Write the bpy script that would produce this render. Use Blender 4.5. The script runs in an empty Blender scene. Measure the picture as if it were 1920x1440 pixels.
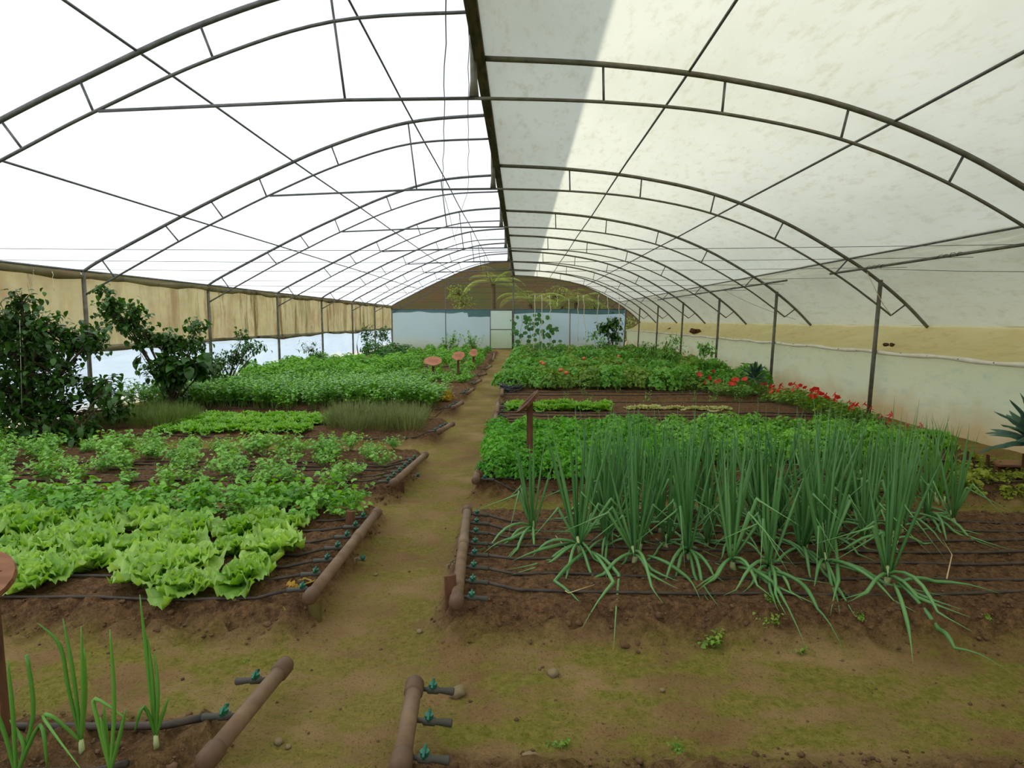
import bpy, math, random
from mathutils import Vector, Matrix
random.seed(7)
R = random.uniform
PI = math.pi
COL = bpy.context.scene.collection

# ------------------------------------------------------------------ camera model
F, PITCH, YAW, CH = 1150.0, .1032, .0147, 1.6
def ray(px, py):
    a = (px-960)/F; b = (720-py)/F
    cz, sz = math.cos(PITCH), math.sin(PITCH)
    d = Vector((a, cz+b*sz, -sz+b*cz))
    c, s = math.cos(YAW), -math.sin(YAW)
    return Vector((c*d.x+s*d.y, -s*d.x+c*d.y, d.z))
def G(px, py, z=0.0):                      # point at height z
    d = ray(px, py); return Vector((0, 0, CH)) + d*((z-CH)/d.z)
def AY(px, py, Y):                         # point in the plane y = Y
    d = ray(px, py); return Vector((0, 0, CH)) + d*(Y/d.y)

# ------------------------------------------------------------------ ground shape
BEDS = [(-6.7, -1.12, -2.5, 2.25, .55), (-6.7, -1.12, 2.98, 4.80), (-6.7, -1.12, 5.28, 6.95), (-6.8, -1.12, 7.75, 9.3),
        (-6.8, -1.12, 10.1, 11.6), (-6.8, -1.12, 12.0, 13.5), (-6.8, -1.12, 14.1, 15.7), (-6.8, -1.12, 16.3, 18.2),
        (-6.8, -1.12, 18.9, 21.0), (-6.8, -1.12, 21.8, 24.4), (-6.8, -1.12, 25.2, 30.0),
        (-.42, 5.3, -2.5, 2.05, .5), (-.42, 5.0, 2.98, 4.80), (-.42, 5.1, 5.38, 7.9), (-.42, 5.3, 8.5, 11.1),
        (-.42, 5.3, 11.7, 14.6), (-.42, 5.3, 15.2, 18.4), (-.42, 5.3, 19.0, 22.5), (-.42, 5.3, 23.1, 26.6), (-.42, 5.3, 27.2, 31.0)]
BH = .135
def sst(t): t = max(0., min(1., t)); return t*t*(3-2*t)
def bedmask(x, y):
    m = 0.
    for x0, x1, y0, y1, *hh in BEDS:
        if x < x0-.3 or x > x1+.3 or y < y0-.35 or y > y1+.35: continue
        wx = sst((x-x0)/.16+.5)*sst((x1-x)/.16+.5); wy = sst((y-y0)/.40+.5)*sst((y1-y)/.26+.5)
        m = max(m, wx*wy*(hh[0] if hh else 1))
    return m
def nz(x, y, s=0.):
    return (math.sin(x*1.7+y*2.3+s)+math.sin(x*3.1-y*1.9+1.3+s)+.6*math.sin(x*6.7+y*5.3+s)+.5*math.sin(-x*9.1+y*8.3+2*s))/3.1
def H(x, y):
    m = bedmask(x, y)
    h = BH*m + nz(x, y)*.012
    if m > .5: h += .012*math.sin(y*2*PI/.25)*min(1, (m-.5)*4)*(1 if y < 9 else .4)
    if x > 5.2: h += .05*sst((x-5.2)/.5)
    if x < -6.9: h += .05*sst((-6.9-x)/.3)
    return h

# ------------------------------------------------------------------ materials
def new_mat(name):
    m = bpy.data.materials.new(name); m.use_nodes = True
    nt = m.node_tree; nt.nodes.clear()
    return m, nt, nt.nodes, nt.links
def N(nodes, t, **kw):
    n = nodes.new(t)
    for k, v in kw.items():
        if k in n.inputs: n.inputs[k].default_value = v
        else: setattr(n, k, v)
    return n
def rgb(r, g, b): # sRGB 0-255 -> linear
    f = lambda c: (c/12.92 if c <= .04045 else ((c+.055)/1.055)**2.4)
    return (f(r/255), f(g/255), f(b/255), 1)
def mixc(nodes, links, fac, a, b):
    n = nodes.new('ShaderNodeMix'); n.data_type = 'RGBA'
    for sock, v in ((n.inputs[0], fac), (n.inputs[6], a), (n.inputs[7], b)):
        if hasattr(v, 'is_linked') or isinstance(v, bpy.types.NodeSocket): links.new(v, sock)
        else: sock.default_value = v
    return n.outputs[2]
def ramp(nodes, links, src, p0, p1, c0=(0, 0, 0, 1), c1=(1, 1, 1, 1)):
    n = nodes.new('ShaderNodeValToRGB'); e = n.color_ramp.elements
    e[0].position, e[1].position = p0, p1; e[0].color, e[1].color = c0, c1
    links.new(src, n.inputs[0]); return n.outputs[0]
def pos_noise(nodes, links, scale, detail=4, sc=(1, 1, 1), rough=.55, obj=False):
    if obj: src = nodes.new('ShaderNodeTexCoord').outputs['Object']
    else: src = nodes.new('ShaderNodeNewGeometry').outputs['Position']
    mp = nodes.new('ShaderNodeMapping'); mp.inputs['Scale'].default_value = sc
    links.new(src, mp.inputs[0])
    n = N(nodes, 'ShaderNodeTexNoise', Scale=scale, Detail=detail, Roughness=rough)
    links.new(mp.outputs[0], n.inputs['Vector']); return n.outputs['Fac']

def simple(name, c, c2=None, scale=8, rough=.7, metal=0, bump=0, sc=(1, 1, 1), spec=.3, obj=True):
    m, nt, nd, lk = new_mat(name)
    o = N(nd, 'ShaderNodeOutputMaterial'); p = N(nd, 'ShaderNodeBsdfPrincipled', Roughness=rough, Metallic=metal)
    p.inputs['Specular IOR Level'].default_value = spec
    p.inputs['Base Color'].default_value = c
    if c2 or bump:
        f = pos_noise(nd, lk, scale, 5, sc, obj=obj)
        if c2: lk.new(mixc(nd, lk, ramp(nd, lk, f, .35, .65), c, c2), p.inputs['Base Color'])
        if bump:
            b = N(nd, 'ShaderNodeBump', Strength=bump, Distance=.01); lk.new(f, b.inputs['Height']); lk.new(b.outputs[0], p.inputs['Normal'])
    lk.new(p.outputs[0], o.inputs[0]); return m

def film(name, col, stain, trans=.65, amt=.35, scale=.6, sc=(1, 1, 1), fine=None, wrinkle=.25, clear=0., extra=None, wscale=1.5, wsc=(3, .6, 3)):
    """plastic sheet: part of the light passes through diffusely, part is sent back"""
    m, nt, nd, lk = new_mat(name)
    o = N(nd, 'ShaderNodeOutputMaterial')
    f1 = pos_noise(nd, lk, scale, 6, sc, .65)
    c = mixc(nd, lk, ramp(nd, lk, f1, .42, .42+amt), col, stain)
    if fine:
        f2 = pos_noise(nd, lk, 9, 5, (1, .35, 1), .7)
        c = mixc(nd, lk, ramp(nd, lk, f2, .52, .78), c, fine)
    if extra: c = extra(nd, lk, c)
    t = N(nd, 'ShaderNodeBsdfTranslucent'); d = N(nd, 'ShaderNodeBsdfDiffuse')
    lk.new(c, t.inputs[0]); lk.new(c, d.inputs[0])
    w = pos_noise(nd, lk, wscale, 3, wsc)
    w2 = pos_noise(nd, lk, 60, 2)
    b = N(nd, 'ShaderNodeBump', Strength=wrinkle, Distance=.12); lk.new(w, b.inputs['Height'])
    lk.new(b.outputs[0], t.inputs['Normal']); lk.new(b.outputs[0], d.inputs['Normal'])
    mx = N(nd, 'ShaderNodeMixShader', Fac=trans); lk.new(d.outputs[0], mx.inputs[1]); lk.new(t.outputs[0], mx.inputs[2])
    out = mx.outputs[0]
    if clear:
        tr = N(nd, 'ShaderNodeBsdfTransparent'); mx2 = N(nd, 'ShaderNodeMixShader', Fac=clear)
        lk.new(out, mx2.inputs[1]); lk.new(tr.outputs[0], mx2.inputs[2]); out = mx2.outputs[0]
    lk.new(out, o.inputs[0]); return m

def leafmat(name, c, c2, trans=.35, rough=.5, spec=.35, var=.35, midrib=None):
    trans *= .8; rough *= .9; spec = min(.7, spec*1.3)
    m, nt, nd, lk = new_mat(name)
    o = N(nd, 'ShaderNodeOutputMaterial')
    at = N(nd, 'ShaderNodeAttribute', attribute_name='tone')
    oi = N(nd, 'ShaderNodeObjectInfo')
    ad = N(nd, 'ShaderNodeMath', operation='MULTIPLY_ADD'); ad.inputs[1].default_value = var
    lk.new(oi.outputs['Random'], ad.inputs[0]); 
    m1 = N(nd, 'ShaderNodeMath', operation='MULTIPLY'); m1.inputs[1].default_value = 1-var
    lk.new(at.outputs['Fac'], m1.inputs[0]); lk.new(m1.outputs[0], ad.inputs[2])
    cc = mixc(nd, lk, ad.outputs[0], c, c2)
    p = N(nd, 'ShaderNodeBsdfPrincipled', Roughness=rough); p.inputs['Specular IOR Level'].default_value = spec
    t = N(nd, 'ShaderNodeBsdfTranslucent')
    br = N(nd, 'ShaderNodeHueSaturation', Saturation=1.15, Value=1.5); br.inputs['Hue'].default_value = .485
    lk.new(cc, br.inputs['Color'])
    lk.new(cc, p.inputs['Base Color']); lk.new(br.outputs[0], t.inputs[0])
    mx = N(nd, 'ShaderNodeMixShader', Fac=trans); lk.new(p.outputs[0], mx.inputs[1]); lk.new(t.outputs[0], mx.inputs[2])
    lk.new(mx.outputs[0], o.inputs[0]); return m

def streaks(nd, lk, c):                    # vertical mud runs on the rolled curtain
    f = pos_noise(nd, lk, 1.3, 6, (2, 2, .22), .8)
    f2 = pos_noise(nd, lk, 4.2, 5, (2, 2, .10), .75)
    f3 = pos_noise(nd, lk, .9, 3, (1, 1, 1.2), .6)
    g = nd.new('ShaderNodeNewGeometry'); sp = nd.new('ShaderNodeSeparateXYZ'); lk.new(g.outputs['Position'], sp.inputs[0])
    far = N(nd, 'ShaderNodeMapRange'); far.inputs[1].default_value = 10; far.inputs[2].default_value = 15; lk.new(sp.outputs[1], far.inputs[0])
    def gate(fac):
        m_ = N(nd, 'ShaderNodeMath', operation='MULTIPLY'); lk.new(fac, m_.inputs[0]); lk.new(far.outputs[0], m_.inputs[1]); return m_.outputs[0]
    c = mixc(nd, lk, gate(ramp(nd, lk, f, .50, .62)), c, rgb(88, 76, 46))
    c = mixc(nd, lk, ramp(nd, lk, f2, .58, .72, (0, 0, 0, 1), (.7, .7, .7, 1)), c, rgb(168, 158, 96))
    return mixc(nd, lk, ramp(nd, lk, f3, .50, .66, (0, 0, 0, 1), (.6, .6, .6, 1)), c, rgb(124, 102, 74))
def lowdirt(z0, z1, col):
    def fn(nd, lk, c):                     # splashed mud near the ground
        g = nd.new('ShaderNodeNewGeometry'); s = nd.new('ShaderNodeSeparateXYZ'); lk.new(g.outputs['Position'], s.inputs[0])
        n = pos_noise(nd, lk, 1.1, 4)
        a = N(nd, 'ShaderNodeMath', operation='MULTIPLY_ADD'); a.inputs[1].default_value = .9; lk.new(n, a.inputs[0])
        a.inputs[2].default_value = -.45
        b = N(nd, 'ShaderNodeMath', operation='ADD'); lk.new(s.outputs[2], b.inputs[0]); lk.new(a.outputs[0], b.inputs[1])
        mr = N(nd, 'ShaderNodeMapRange'); mr.inputs[1].default_value = z1; mr.inputs[2].default_value = z0
        lk.new(b.outputs[0], mr.inputs[0])
        return mixc(nd, lk, mr.outputs[0], c, col)
    return fn

M = {}
M['film_l'] = film('left_roof_film', (.78, .81, .865, 1), (.70, .755, .84, 1), .66, .4, .35, (1, .5, 1), fine=(.74, .76, .73, 1), wrinkle=.06)
M['film_r'] = film('right_roof_film', rgb(232, 231, 214), rgb(220, 219, 198), .62, .35, .7, (1, .5, 1), fine=rgb(208, 203, 174), wrinkle=.08, wscale=.9, wsc=(1, .5, 1))
M['film_r2'] = film('right_lower_roof_film', rgb(212, 209, 184), rgb(196, 191, 166), .58, .35, .9, (1, .5, 1), fine=rgb(190, 184, 152), wrinkle=.5, wscale=1.5, wsc=(1.6, .22, 3))
M['curtain'] = film('stained_curtain', rgb(152, 146, 116), rgb(124, 118, 86), .55, .3, 1.2, (1, 1, .5), fine=rgb(150, 134, 100), wrinkle=.2, extra=streaks)
M['film_wl'] = film('left_wall_film', (.50, .62, .80, 1), (.60, .71, .86, 1), .5, .4, .8, wrinkle=.3, extra=lowdirt(.05, .35, rgb(226, 222, 200)))
M['film_b'] = film('end_wall_film', rgb(200, 222, 244), rgb(190, 216, 240), .88, .4, .4, wrinkle=.6, extra=lowdirt(.1, .75, rgb(206, 212, 200)), wscale=.8, wsc=(1, 1, 1.5))
M['film_door'] = film('door_film', rgb(212, 232, 236), rgb(204, 226, 220), .88, .4, .4, wrinkle=.3, extra=lowdirt(.3, 1.2, rgb(200, 212, 182)))
M['film_hem'] = film('end_wall_double_film', rgb(110, 140, 140), rgb(96, 128, 124), .55, .4, 1, wrinkle=.4)
M['film_rw'] = film('right_wall_film', rgb(228, 232, 204), rgb(216, 226, 200), .62, .4, .7, fine=rgb(196, 214, 196), wrinkle=.35, extra=lowdirt(.12, .62, rgb(206, 184, 138)))
M['film_y'] = film('yellowed_film', rgb(252, 242, 196), rgb(246, 230, 170), .62, .4, 1.4, (1, 1, 1), fine=rgb(228, 208, 150), wrinkle=.3, wsc=(2, 1.5, 2))
M['film_dark'] = film('upper_end_film', rgb(104, 78, 50), rgb(84, 68, 40), .45, .35, .8, fine=rgb(120, 80, 52), wrinkle=.2, clear=.62)
M['net'] = simple('mouldy_wood', rgb(58, 54, 32), rgb(96, 84, 58), 5, .9, bump=.5, sc=(4, .6, 4), obj=False)
M['steel'] = simple('galvanised_steel', rgb(112, 112, 112), rgb(90, 92, 90), 12, .5, .55, obj=False)
M['steel_old'] = simple('dull_steel', rgb(120, 118, 106), rgb(98, 94, 78), 9, .55, .4, obj=False)
M['wire'] = simple('wire', rgb(90, 90, 92), rough=.5, metal=.4)
M['white_roll'] = simple('rolled_hem', rgb(236, 230, 214), rgb(222, 212, 190), 6, .7, bump=.3, obj=False)
M['pvc'] = simple('brown_pvc', rgb(134, 110, 86), rgb(112, 88, 66), 10, .62, bump=.15, spec=.25)
M['pvc_cap'] = simple('pvc_cap', rgb(112, 86, 66), rgb(94, 72, 54), 14, .6)
M['valve'] = simple('valve_body', rgb(78, 76, 68), rough=.5)
M['handle'] = simple('green_plastic', rgb(28, 112, 84), rgb(20, 84, 66), 20, .4, spec=.5)
M['hose'] = simple('black_hose', rgb(58, 52, 48), rgb(84, 72, 62), 14, .55)
M['wood_face'] = simple('cut_wood', rgb(186, 128, 96), rgb(160, 102, 72), 6, .7, bump=.2, sc=(1, 8, 1))
M['wood_edge'] = simple('sapwood', rgb(222, 190, 150), rgb(196, 160, 122), 6, .7)
M['wood_dark'] = simple('weathered_wood', rgb(116, 78, 54), rgb(84, 58, 42), 7, .85, bump=.4, sc=(6, 6, 1))
M['wood_mossy'] = simple('mossy_wood', rgb(112, 104, 52), rgb(94, 78, 44), 9, .9, bump=.4)
M['carve'] = simple('burnt_lines', rgb(96, 56, 40), rough=.9)
M['board'] = simple('reddish_board', rgb(164, 118, 88), rgb(136, 92, 68), 5, .8, sc=(1, 8, 1))
M['stone'] = simple('stone', rgb(150, 132, 100), rgb(116, 100, 74), 14, .9, bump=.6)
M['clod'] = simple('soil_clod', rgb(118, 90, 64), rgb(92, 68, 48), 18, .95, bump=.6, obj=False)
M['string'] = simple('string', rgb(222, 216, 196), rough=.8)
M['tape'] = simple('white_tape', rgb(226, 220, 200), rough=.7)
M['root'] = simple('dry_root', rgb(214, 186, 140), rough=.9)
M['bark'] = simple('bark', rgb(84, 72, 52), rgb(58, 50, 36), 14, .9, bump=.4)
M['junk'] = simple('bundled_black_hose', rgb(52, 54, 58), rgb(92, 96, 104), 16, .5)
M['nest'] = simple('dry_brown_husk', rgb(104, 70, 44), rgb(70, 46, 30), 20, .95, bump=.8)
M['tomato'] = simple('ripe_tomato', rgb(206, 76, 32), rgb(220, 110, 40), 5, .3, spec=.6)
M['petal'] = leafmat('red_petal', rgb(214, 54, 30), rgb(232, 84, 62), .35, .5)
M['petal_pink'] = leafmat('pink_petal', rgb(226, 60, 86), rgb(232, 96, 110), .35, .5)
M['onion'] = leafmat('onion_leaf', rgb(60, 118, 54), rgb(128, 180, 108), .15, .4, .45)
M['onion_l'] = leafmat('onion_leaf_light', rgb(78, 138, 50), rgb(120, 176, 70), .2, .45, .35)
M['bulb'] = simple('onion_shank', rgb(206, 214, 160), rgb(168, 190, 110), 10, .5)
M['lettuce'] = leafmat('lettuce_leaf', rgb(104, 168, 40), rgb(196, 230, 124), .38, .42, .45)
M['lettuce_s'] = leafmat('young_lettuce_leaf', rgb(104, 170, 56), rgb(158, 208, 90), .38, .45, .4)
M['celery'] = leafmat('celery_leaf', rgb(84, 148, 40), rgb(142, 198, 74), .33, .45, .45)
M['cori'] = leafmat('coriander_leaf', rgb(92, 154, 52), rgb(156, 208, 96), .33, .45, .45)
M['parsley'] = leafmat('parsley_leaf', rgb(58, 134, 30), rgb(124, 194, 62), .33, .5, .35)
M['parsley2'] = leafmat('flat_parsley_leaf', rgb(78, 144, 34), rgb(138, 198, 68), .33, .45, .45)
M['dark'] = leafmat('dark_herb_leaf', rgb(44, 96, 34), rgb(78, 132, 52), .28, .5, .35)
M['yellow'] = leafmat('yellowed_leaf', rgb(178, 170, 58), rgb(206, 156, 60), .35, .5, .3)
M['wilt'] = leafmat('wilted_leaf', rgb(176, 184, 96), rgb(214, 212, 150), .35, .6, .3)
M['thyme'] = leafmat('rosemary_leaf', rgb(98, 112, 56), rgb(142, 152, 92), .15, .6, .25)
M['thyme_g'] = leafmat('rosemary_green_leaf', rgb(86, 110, 44), rgb(122, 142, 68), .15, .6, .25)
M['tom'] = leafmat('tomato_leaf', rgb(74, 138, 42), rgb(130, 188, 82), .33, .5, .35)
M['tree'] = leafmat('big_dark_leaf', rgb(36, 70, 20), rgb(74, 124, 38), .22, .45, .3)
M['tree2'] = leafmat('bush_leaf', rgb(40, 80, 30), rgb(76, 128, 48), .28, .4, .45)
M['cuke'] = leafmat('cucumber_leaf', rgb(42, 92, 44), rgb(82, 138, 66), .28, .45, .4)
M['nast'] = leafmat('nasturtium_leaf', rgb(78, 138, 52), rgb(150, 180, 72), .33, .5, .35)
M['kale'] = leafmat('kale_leaf', rgb(40, 72, 54), rgb(88, 122, 100), .1, .6, .3)
M['weed'] = leafmat('weed_leaf', rgb(96, 140, 50), rgb(150, 180, 70), .35, .5, .3)
M['clover'] = leafmat('yellow_green_weed', rgb(120, 140, 48), rgb(170, 176, 72), .3, .6, .2)
M['fern'] = leafmat('fern_leaf', rgb(120, 150, 64), rgb(168, 190, 96), .35, .5, .3)
M['stem'] = leafmat('green_stem', rgb(96, 140, 56), rgb(130, 160, 80), .1, .6, .3)
M['stem_w'] = leafmat('pale_stem', rgb(150, 170, 100), rgb(180, 190, 130), .1, .6, .3)

def soil_mat():
    m, nt, nd, lk = new_mat('soil_and_moss')
    o = N(nd, 'ShaderNodeOutputMaterial'); p = N(nd, 'ShaderNodeBsdfPrincipled', Roughness=.95)
    p.inputs['Specular IOR Level'].default_value = .12
    at = N(nd, 'ShaderNodeAttribute', attribute_name='bed'); pa = N(nd, 'ShaderNodeAttribute', attribute_name='path')
    n1 = pos_noise(nd, lk, 1.1, 6, rough=.6); n2 = pos_noise(nd, lk, 26, 6, rough=.7); n3 = pos_noise(nd, lk, 2.6, 6, (1, 1.6, 1), .65)
    n4 = pos_noise(nd, lk, 90, 3)
    bedc = mixc(nd, lk, ramp(nd, lk, n2, .38, .66), rgb(80, 58, 40), rgb(136, 102, 70))
    trod = mixc(nd, lk, ramp(nd, lk, n1, .40, .62), rgb(136, 106, 70), rgb(168, 140, 94))
    moss = mixc(nd, lk, ramp(nd, lk, n2, .35, .65), rgb(110, 112, 34), rgb(152, 140, 70))
    mf = ramp(nd, lk, n3, .42, .56)
    mm = N(nd, 'ShaderNodeMath', operation='MULTIPLY'); lk.new(mf, mm.inputs[0]); lk.new(pa.outputs['Fac'], mm.inputs[1])
    tr = mixc(nd, lk, mm.outputs[0], trod, moss)
    c = mixc(nd, lk, at.outputs['Fac'], tr, bedc)
    c = mixc(nd, lk, ramp(nd, lk, n4, .55, .75, (0, 0, 0, 1), (.45, .45, .45, 1)), c, rgb(160, 130, 92))
    c = mixc(nd, lk, ramp(nd, lk, n4, .30, .42, (.6, .6, .6, 1), (0, 0, 0, 1)), c, rgb(78, 56, 40))
    lk.new(c, p.inputs['Base Color'])
    b1 = N(nd, 'ShaderNodeBump', Strength=.9, Distance=.035); lk.new(n2, b1.inputs['Height'])
    b2 = N(nd, 'ShaderNodeBump', Strength=.7, Distance=.009); lk.new(n4, b2.inputs['Height']); lk.new(b1.outputs[0], b2.inputs['Normal'])
    lk.new(b2.outputs[0], p.inputs['Normal'])
    lk.new(p.outputs[0], o.inputs[0]); return m
M['soil'] = soil_mat()
M['hill'] = simple('hillside_earth', rgb(72, 54, 30), rgb(54, 64, 24), .35, .95, obj=False)
M['outside'] = simple('outside_grass', rgb(140, 144, 92), rgb(166, 152, 112), .4, .95, obj=False)

# ------------------------------------------------------------------ mesh builder
class MB:
    def __init__(s): s.v = []; s.f = []; s.t = []; s.m = []; s.tone = .5; s.mi = 0
    def face(s, f): s.f.append(f); s.t.append(s.tone); s.m.append(s.mi)
    def box(s, lo, hi, mtx=None):
        b = len(s.v)
        for z in (lo[2], hi[2]):
            for x, y in ((lo[0], lo[1]), (hi[0], lo[1]), (hi[0], hi[1]), (lo[0], hi[1])):
                p = Vector((x, y, z)); s.v.append(mtx @ p if mtx else p)
        for f in ((3, 2, 1, 0), (4, 5, 6, 7), (0, 1, 5, 4), (1, 2, 6, 5), (2, 3, 7, 6), (3, 0, 4, 7)): s.face([b+i for i in f])
    def tube(s, pts, r, n=6, cap=True):
        pts = [Vector(p) for p in pts]; k = len(pts)
        rr = r if isinstance(r, (list, tuple)) else [r]*k
        b = len(s.v); up = None
        for i, p in enumerate(pts):
            d = (pts[min(i+1, k-1)]-pts[max(i-1, 0)])
            d = d.normalized() if d.length > 1e-9 else Vector((0, 0, 1))
            if up is None: up = Vector((0, 0, 1)) if abs(d.z) < .9 else Vector((1, 0, 0))
            u = d.cross(up)
            if u.length < 1e-5: u = d.cross(Vector((0, 1, 0)))
            u.normalize(); w = u.cross(d); up = w
            for j in range(n):
                a = 2*PI*j/n; s.v.append(p+(u*math.cos(a)+w*math.sin(a))*rr[i])
        for i in range(k-1):
            for j in range(n):
                j2 = (j+1) % n; s.face([b+i*n+j, b+i*n+j2, b+(i+1)*n+j2, b+(i+1)*n+j])
        if cap and n > 2: s.face([b+j for j in range(n)][::-1]); s.face([b+(k-1)*n+j for j in range(n)])
    def blade(s, base, az, el, L, W, droop=.6, ns=4, fold=.25, shape='ovate', twist=0.):
        """leaf blade with a folded midrib along a drooping centre line"""
        p = Vector(base); e = el; b = len(s.v); ca, sa = math.cos(az), math.sin(az)
        side = Vector((-sa, ca, 0))
        for i in range(ns+1):
            t = i/ns
            if shape == 'ovate': w = W*.5*(math.sin(PI*min(1, t**.75))**.8 if 0 < t < 1 else 0.02)
            elif shape == 'lance': w = W*.5*(math.sin(PI*t**.6)**1.2 if 0 < t < 1 else .03)
            elif shape == 'strap': w = W*.5*(1-t**3)*(.5+.5*min(1, t*4))
            else: w = W*.5*(t*(1.25-t)*3.2 if t < 1 else .35)
            nrm = Vector((-math.sin(e)*ca, -math.sin(e)*sa, math.cos(e)))
            sd = side*math.cos(twist)+nrm*math.sin(twist)
            s.v += [p+sd*w+nrm*w*fold, p.copy(), p-sd*w+nrm*w*fold]
            p = p+Vector((math.cos(e)*ca, math.cos(e)*sa, math.sin(e)))*(L/ns); e -= droop/ns
        for i in range(ns):
            a = b+i*3; s.face([a, a+1, a+4, a+3]); s.face([a+1, a+2, a+5, a+4])
    def lobed(s, c, nrm, r, n=7, deep=.45, spin=0.):
        """small lobed leaflet: a fan of points around its centre"""
        nrm = Vector(nrm).normalized(); u = nrm.cross(Vector((.3, .9, .1)))
        u.normalize(); w = nrm.cross(u); b = len(s.v); c = Vector(c)
        s.v.append(c-nrm*r*.12)
        for j in range(n):
            a = spin+2*PI*j/n; q = r*(1 if j % 2 == 0 else 1-deep)
            s.v.append(c+(u*math.cos(a)+w*math.sin(a))*q+nrm*r*.12*(1 if j % 2 else -1))
        for j in range(n): s.face([b, b+1+j, b+1+(j+1) % n])
    def ball(s, c, r, nu=8, nv=6, sq=1.):
        b = len(s.v); c = Vector(c); s.v.append(c+Vector((0, 0, r*sq)))
        for i in range(1, nv):
            a = PI*i/nv
            for j in range(nu):
                q = 2*PI*j/nu; s.v.append(c+Vector((r*math.sin(a)*math.cos(q), r*math.sin(a)*math.sin(q), r*sq*math.cos(a))))
        s.v.append(c-Vector((0, 0, r*sq))); e = len(s.v)-1
        for j in range(nu):
            s.face([b, b+1+j, b+1+(j+1) % nu]); s.face([e, e-nu+(j+1) % nu, e-nu+j])
        for i in range(nv-2):
            for j in range(nu):
                j2 = (j+1) % nu; s.face([b+1+i*nu+j, b+1+(i+1)*nu+j, b+1+(i+1)*nu+j2, b+1+i*nu+j2])
    def rock(s, c, r, rnd=.3):
        k = len(s.v); s.ball(c, r, 7, 5, .7)
        for i in range(k, len(s.v)): s.v[i] = Vector(c)+(s.v[i]-Vector(c))*R(1-rnd, 1+rnd)
    def mesh(s, name, mats, smooth=True):
        me = bpy.data.meshes.new(name); me.from_pydata([tuple(v) for v in s.v], [], s.f)
        for m in (mats if isinstance(mats, (list, tuple)) else [mats]): me.materials.append(m)
        at = me.attributes.new('tone', 'FLOAT', 'FACE'); at.data.foreach_set('value', s.t)
        me.polygons.foreach_set('material_index', s.m)
        me.polygons.foreach_set('use_smooth', [smooth]*len(s.f)); me.update(); return me
    def build(s, name, mats, parent=None, smooth=True, loc=None):
        o = bpy.data.objects.new(name, s.mesh(name, mats, smooth)); COL.objects.link(o)
        if parent: o.parent = parent
        if loc is not None: o.location = loc
        return o

def tag(o, label=None, cat=None, group=None, kind=None):
    if label: o['label'] = label
    if cat: o['category'] = cat
    if group: o['group'] = group
    if kind: o['kind'] = kind
    return o
def empty(name, loc, rz=0, label=None, cat=None, group=None):
    o = bpy.data.objects.new(name, None); COL.objects.link(o); o.location = loc; o.rotation_euler = (0, 0, rz)
    o.empty_display_size = .1
    return tag(o, label, cat, group)
def copy_tree(o, parent=None):
    c = o.copy(); COL.objects.link(c)
    if parent: c.parent = parent
    for ch in list(KIDS.get(o.name, [])): copy_tree(ch, c)
    return c
KIDS = {}
def kids(o):
    KIDS[o.name] = [c for c in bpy.data.objects if c.parent == o]
    for c in KIDS[o.name]: kids(c)
ORD = ['first', 'second', 'third', 'fourth', 'fifth', 'sixth', 'seventh', 'eighth', 'ninth', 'tenth', 'eleventh', 'twelfth', 'thirteenth',
       'fourteenth', 'fifteenth', 'sixteenth', 'seventeenth', 'eighteenth', 'nineteenth', 'twentieth', 'twenty-first', 'twenty-second', 'twenty-third', 'twenty-fourth', 'twenty-fifth', 'twenty-sixth', 'twenty-seventh', 'twenty-eighth']
def smooth_pts(pts, per=6):               # Catmull-Rom through (x, z) points
    out = []
    for i in range(len(pts)-1):
        p0, p1, p2, p3 = pts[max(i-1, 0)], pts[i], pts[i+1], pts[min(i+2, len(pts)-1)]
        for j in range(per):
            t = j/per
            out.append(tuple(.5*((2*p1[k])+(-p0[k]+p2[k])*t+(2*p0[k]-5*p1[k]+4*p2[k]-p3[k])*t*t+(-p0[k]+3*p1[k]-3*p2[k]+p3[k])*t**3) for k in range(2)))
    out.append(tuple(pts[-1])); return out

# ------------------------------------------------------------------ the ground
def build_floor():
    xs = []; x = -7.6
    while x < 7.4: xs.append(x); x += .045
    ys = []; y = -1.2
    while y < 35: ys.append(y); y += max(.03, .0085*max(y, 0))
    v = []; bed = []; path = []
    rnd = random.Random(3)
    for y in ys:
        for x in xs:
            m = bedmask(x, y); h = H(x, y); e = m*(1-m)*4
            jit = (.004+.016*e+.007*m)
            h += rnd.uniform(-1, 1)*jit*(1 if y < 9 else .5)
            if e > .2 and y < 5.5: h += e*(.040*nz(x*4.3, y*4.1, 2.)+.022*nz(x*13, y*11, 5.))
            if y < 2.6 and x > -.3: h += .008*nz(x*9, y*12, 1.)
            v.append((x, y, h)); bed.append(min(1, m*1.6+.0))
            path.append(1.0-m if not (-1.15 < x < -.35) else .75*(1-m))
    nx = len(xs); f = []
    for j in range(len(ys)-1):
        for i in range(nx-1):
            a = j*nx+i; f.append((a, a+1, a+nx+1, a+nx))
    me = bpy.data.meshes.new('floor'); me.from_pydata(v, [], f); me.materials.append(M['soil'])
    for n_, d in (('bed', bed), ('path', path)):
        at = me.attributes.new(n_, 'FLOAT', 'POINT'); at.data.foreach_set('value', d)
    me.polygons.foreach_set('use_smooth', [True]*len(f)); me.update()
    o = bpy.data.objects.new('floor', me); COL.objects.link(o)
    tag(o, 'brown soil floor with raised planting beds and a mossy trodden path', 'ground', kind='structure')
build_floor()
mb = MB(); mb.box((-60, -25, -.6), (60, 120, -.12)); tag(mb.build('outside_ground', M['outside']), 'grassy ground outside the greenhouse', 'ground', kind='structure')

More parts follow.
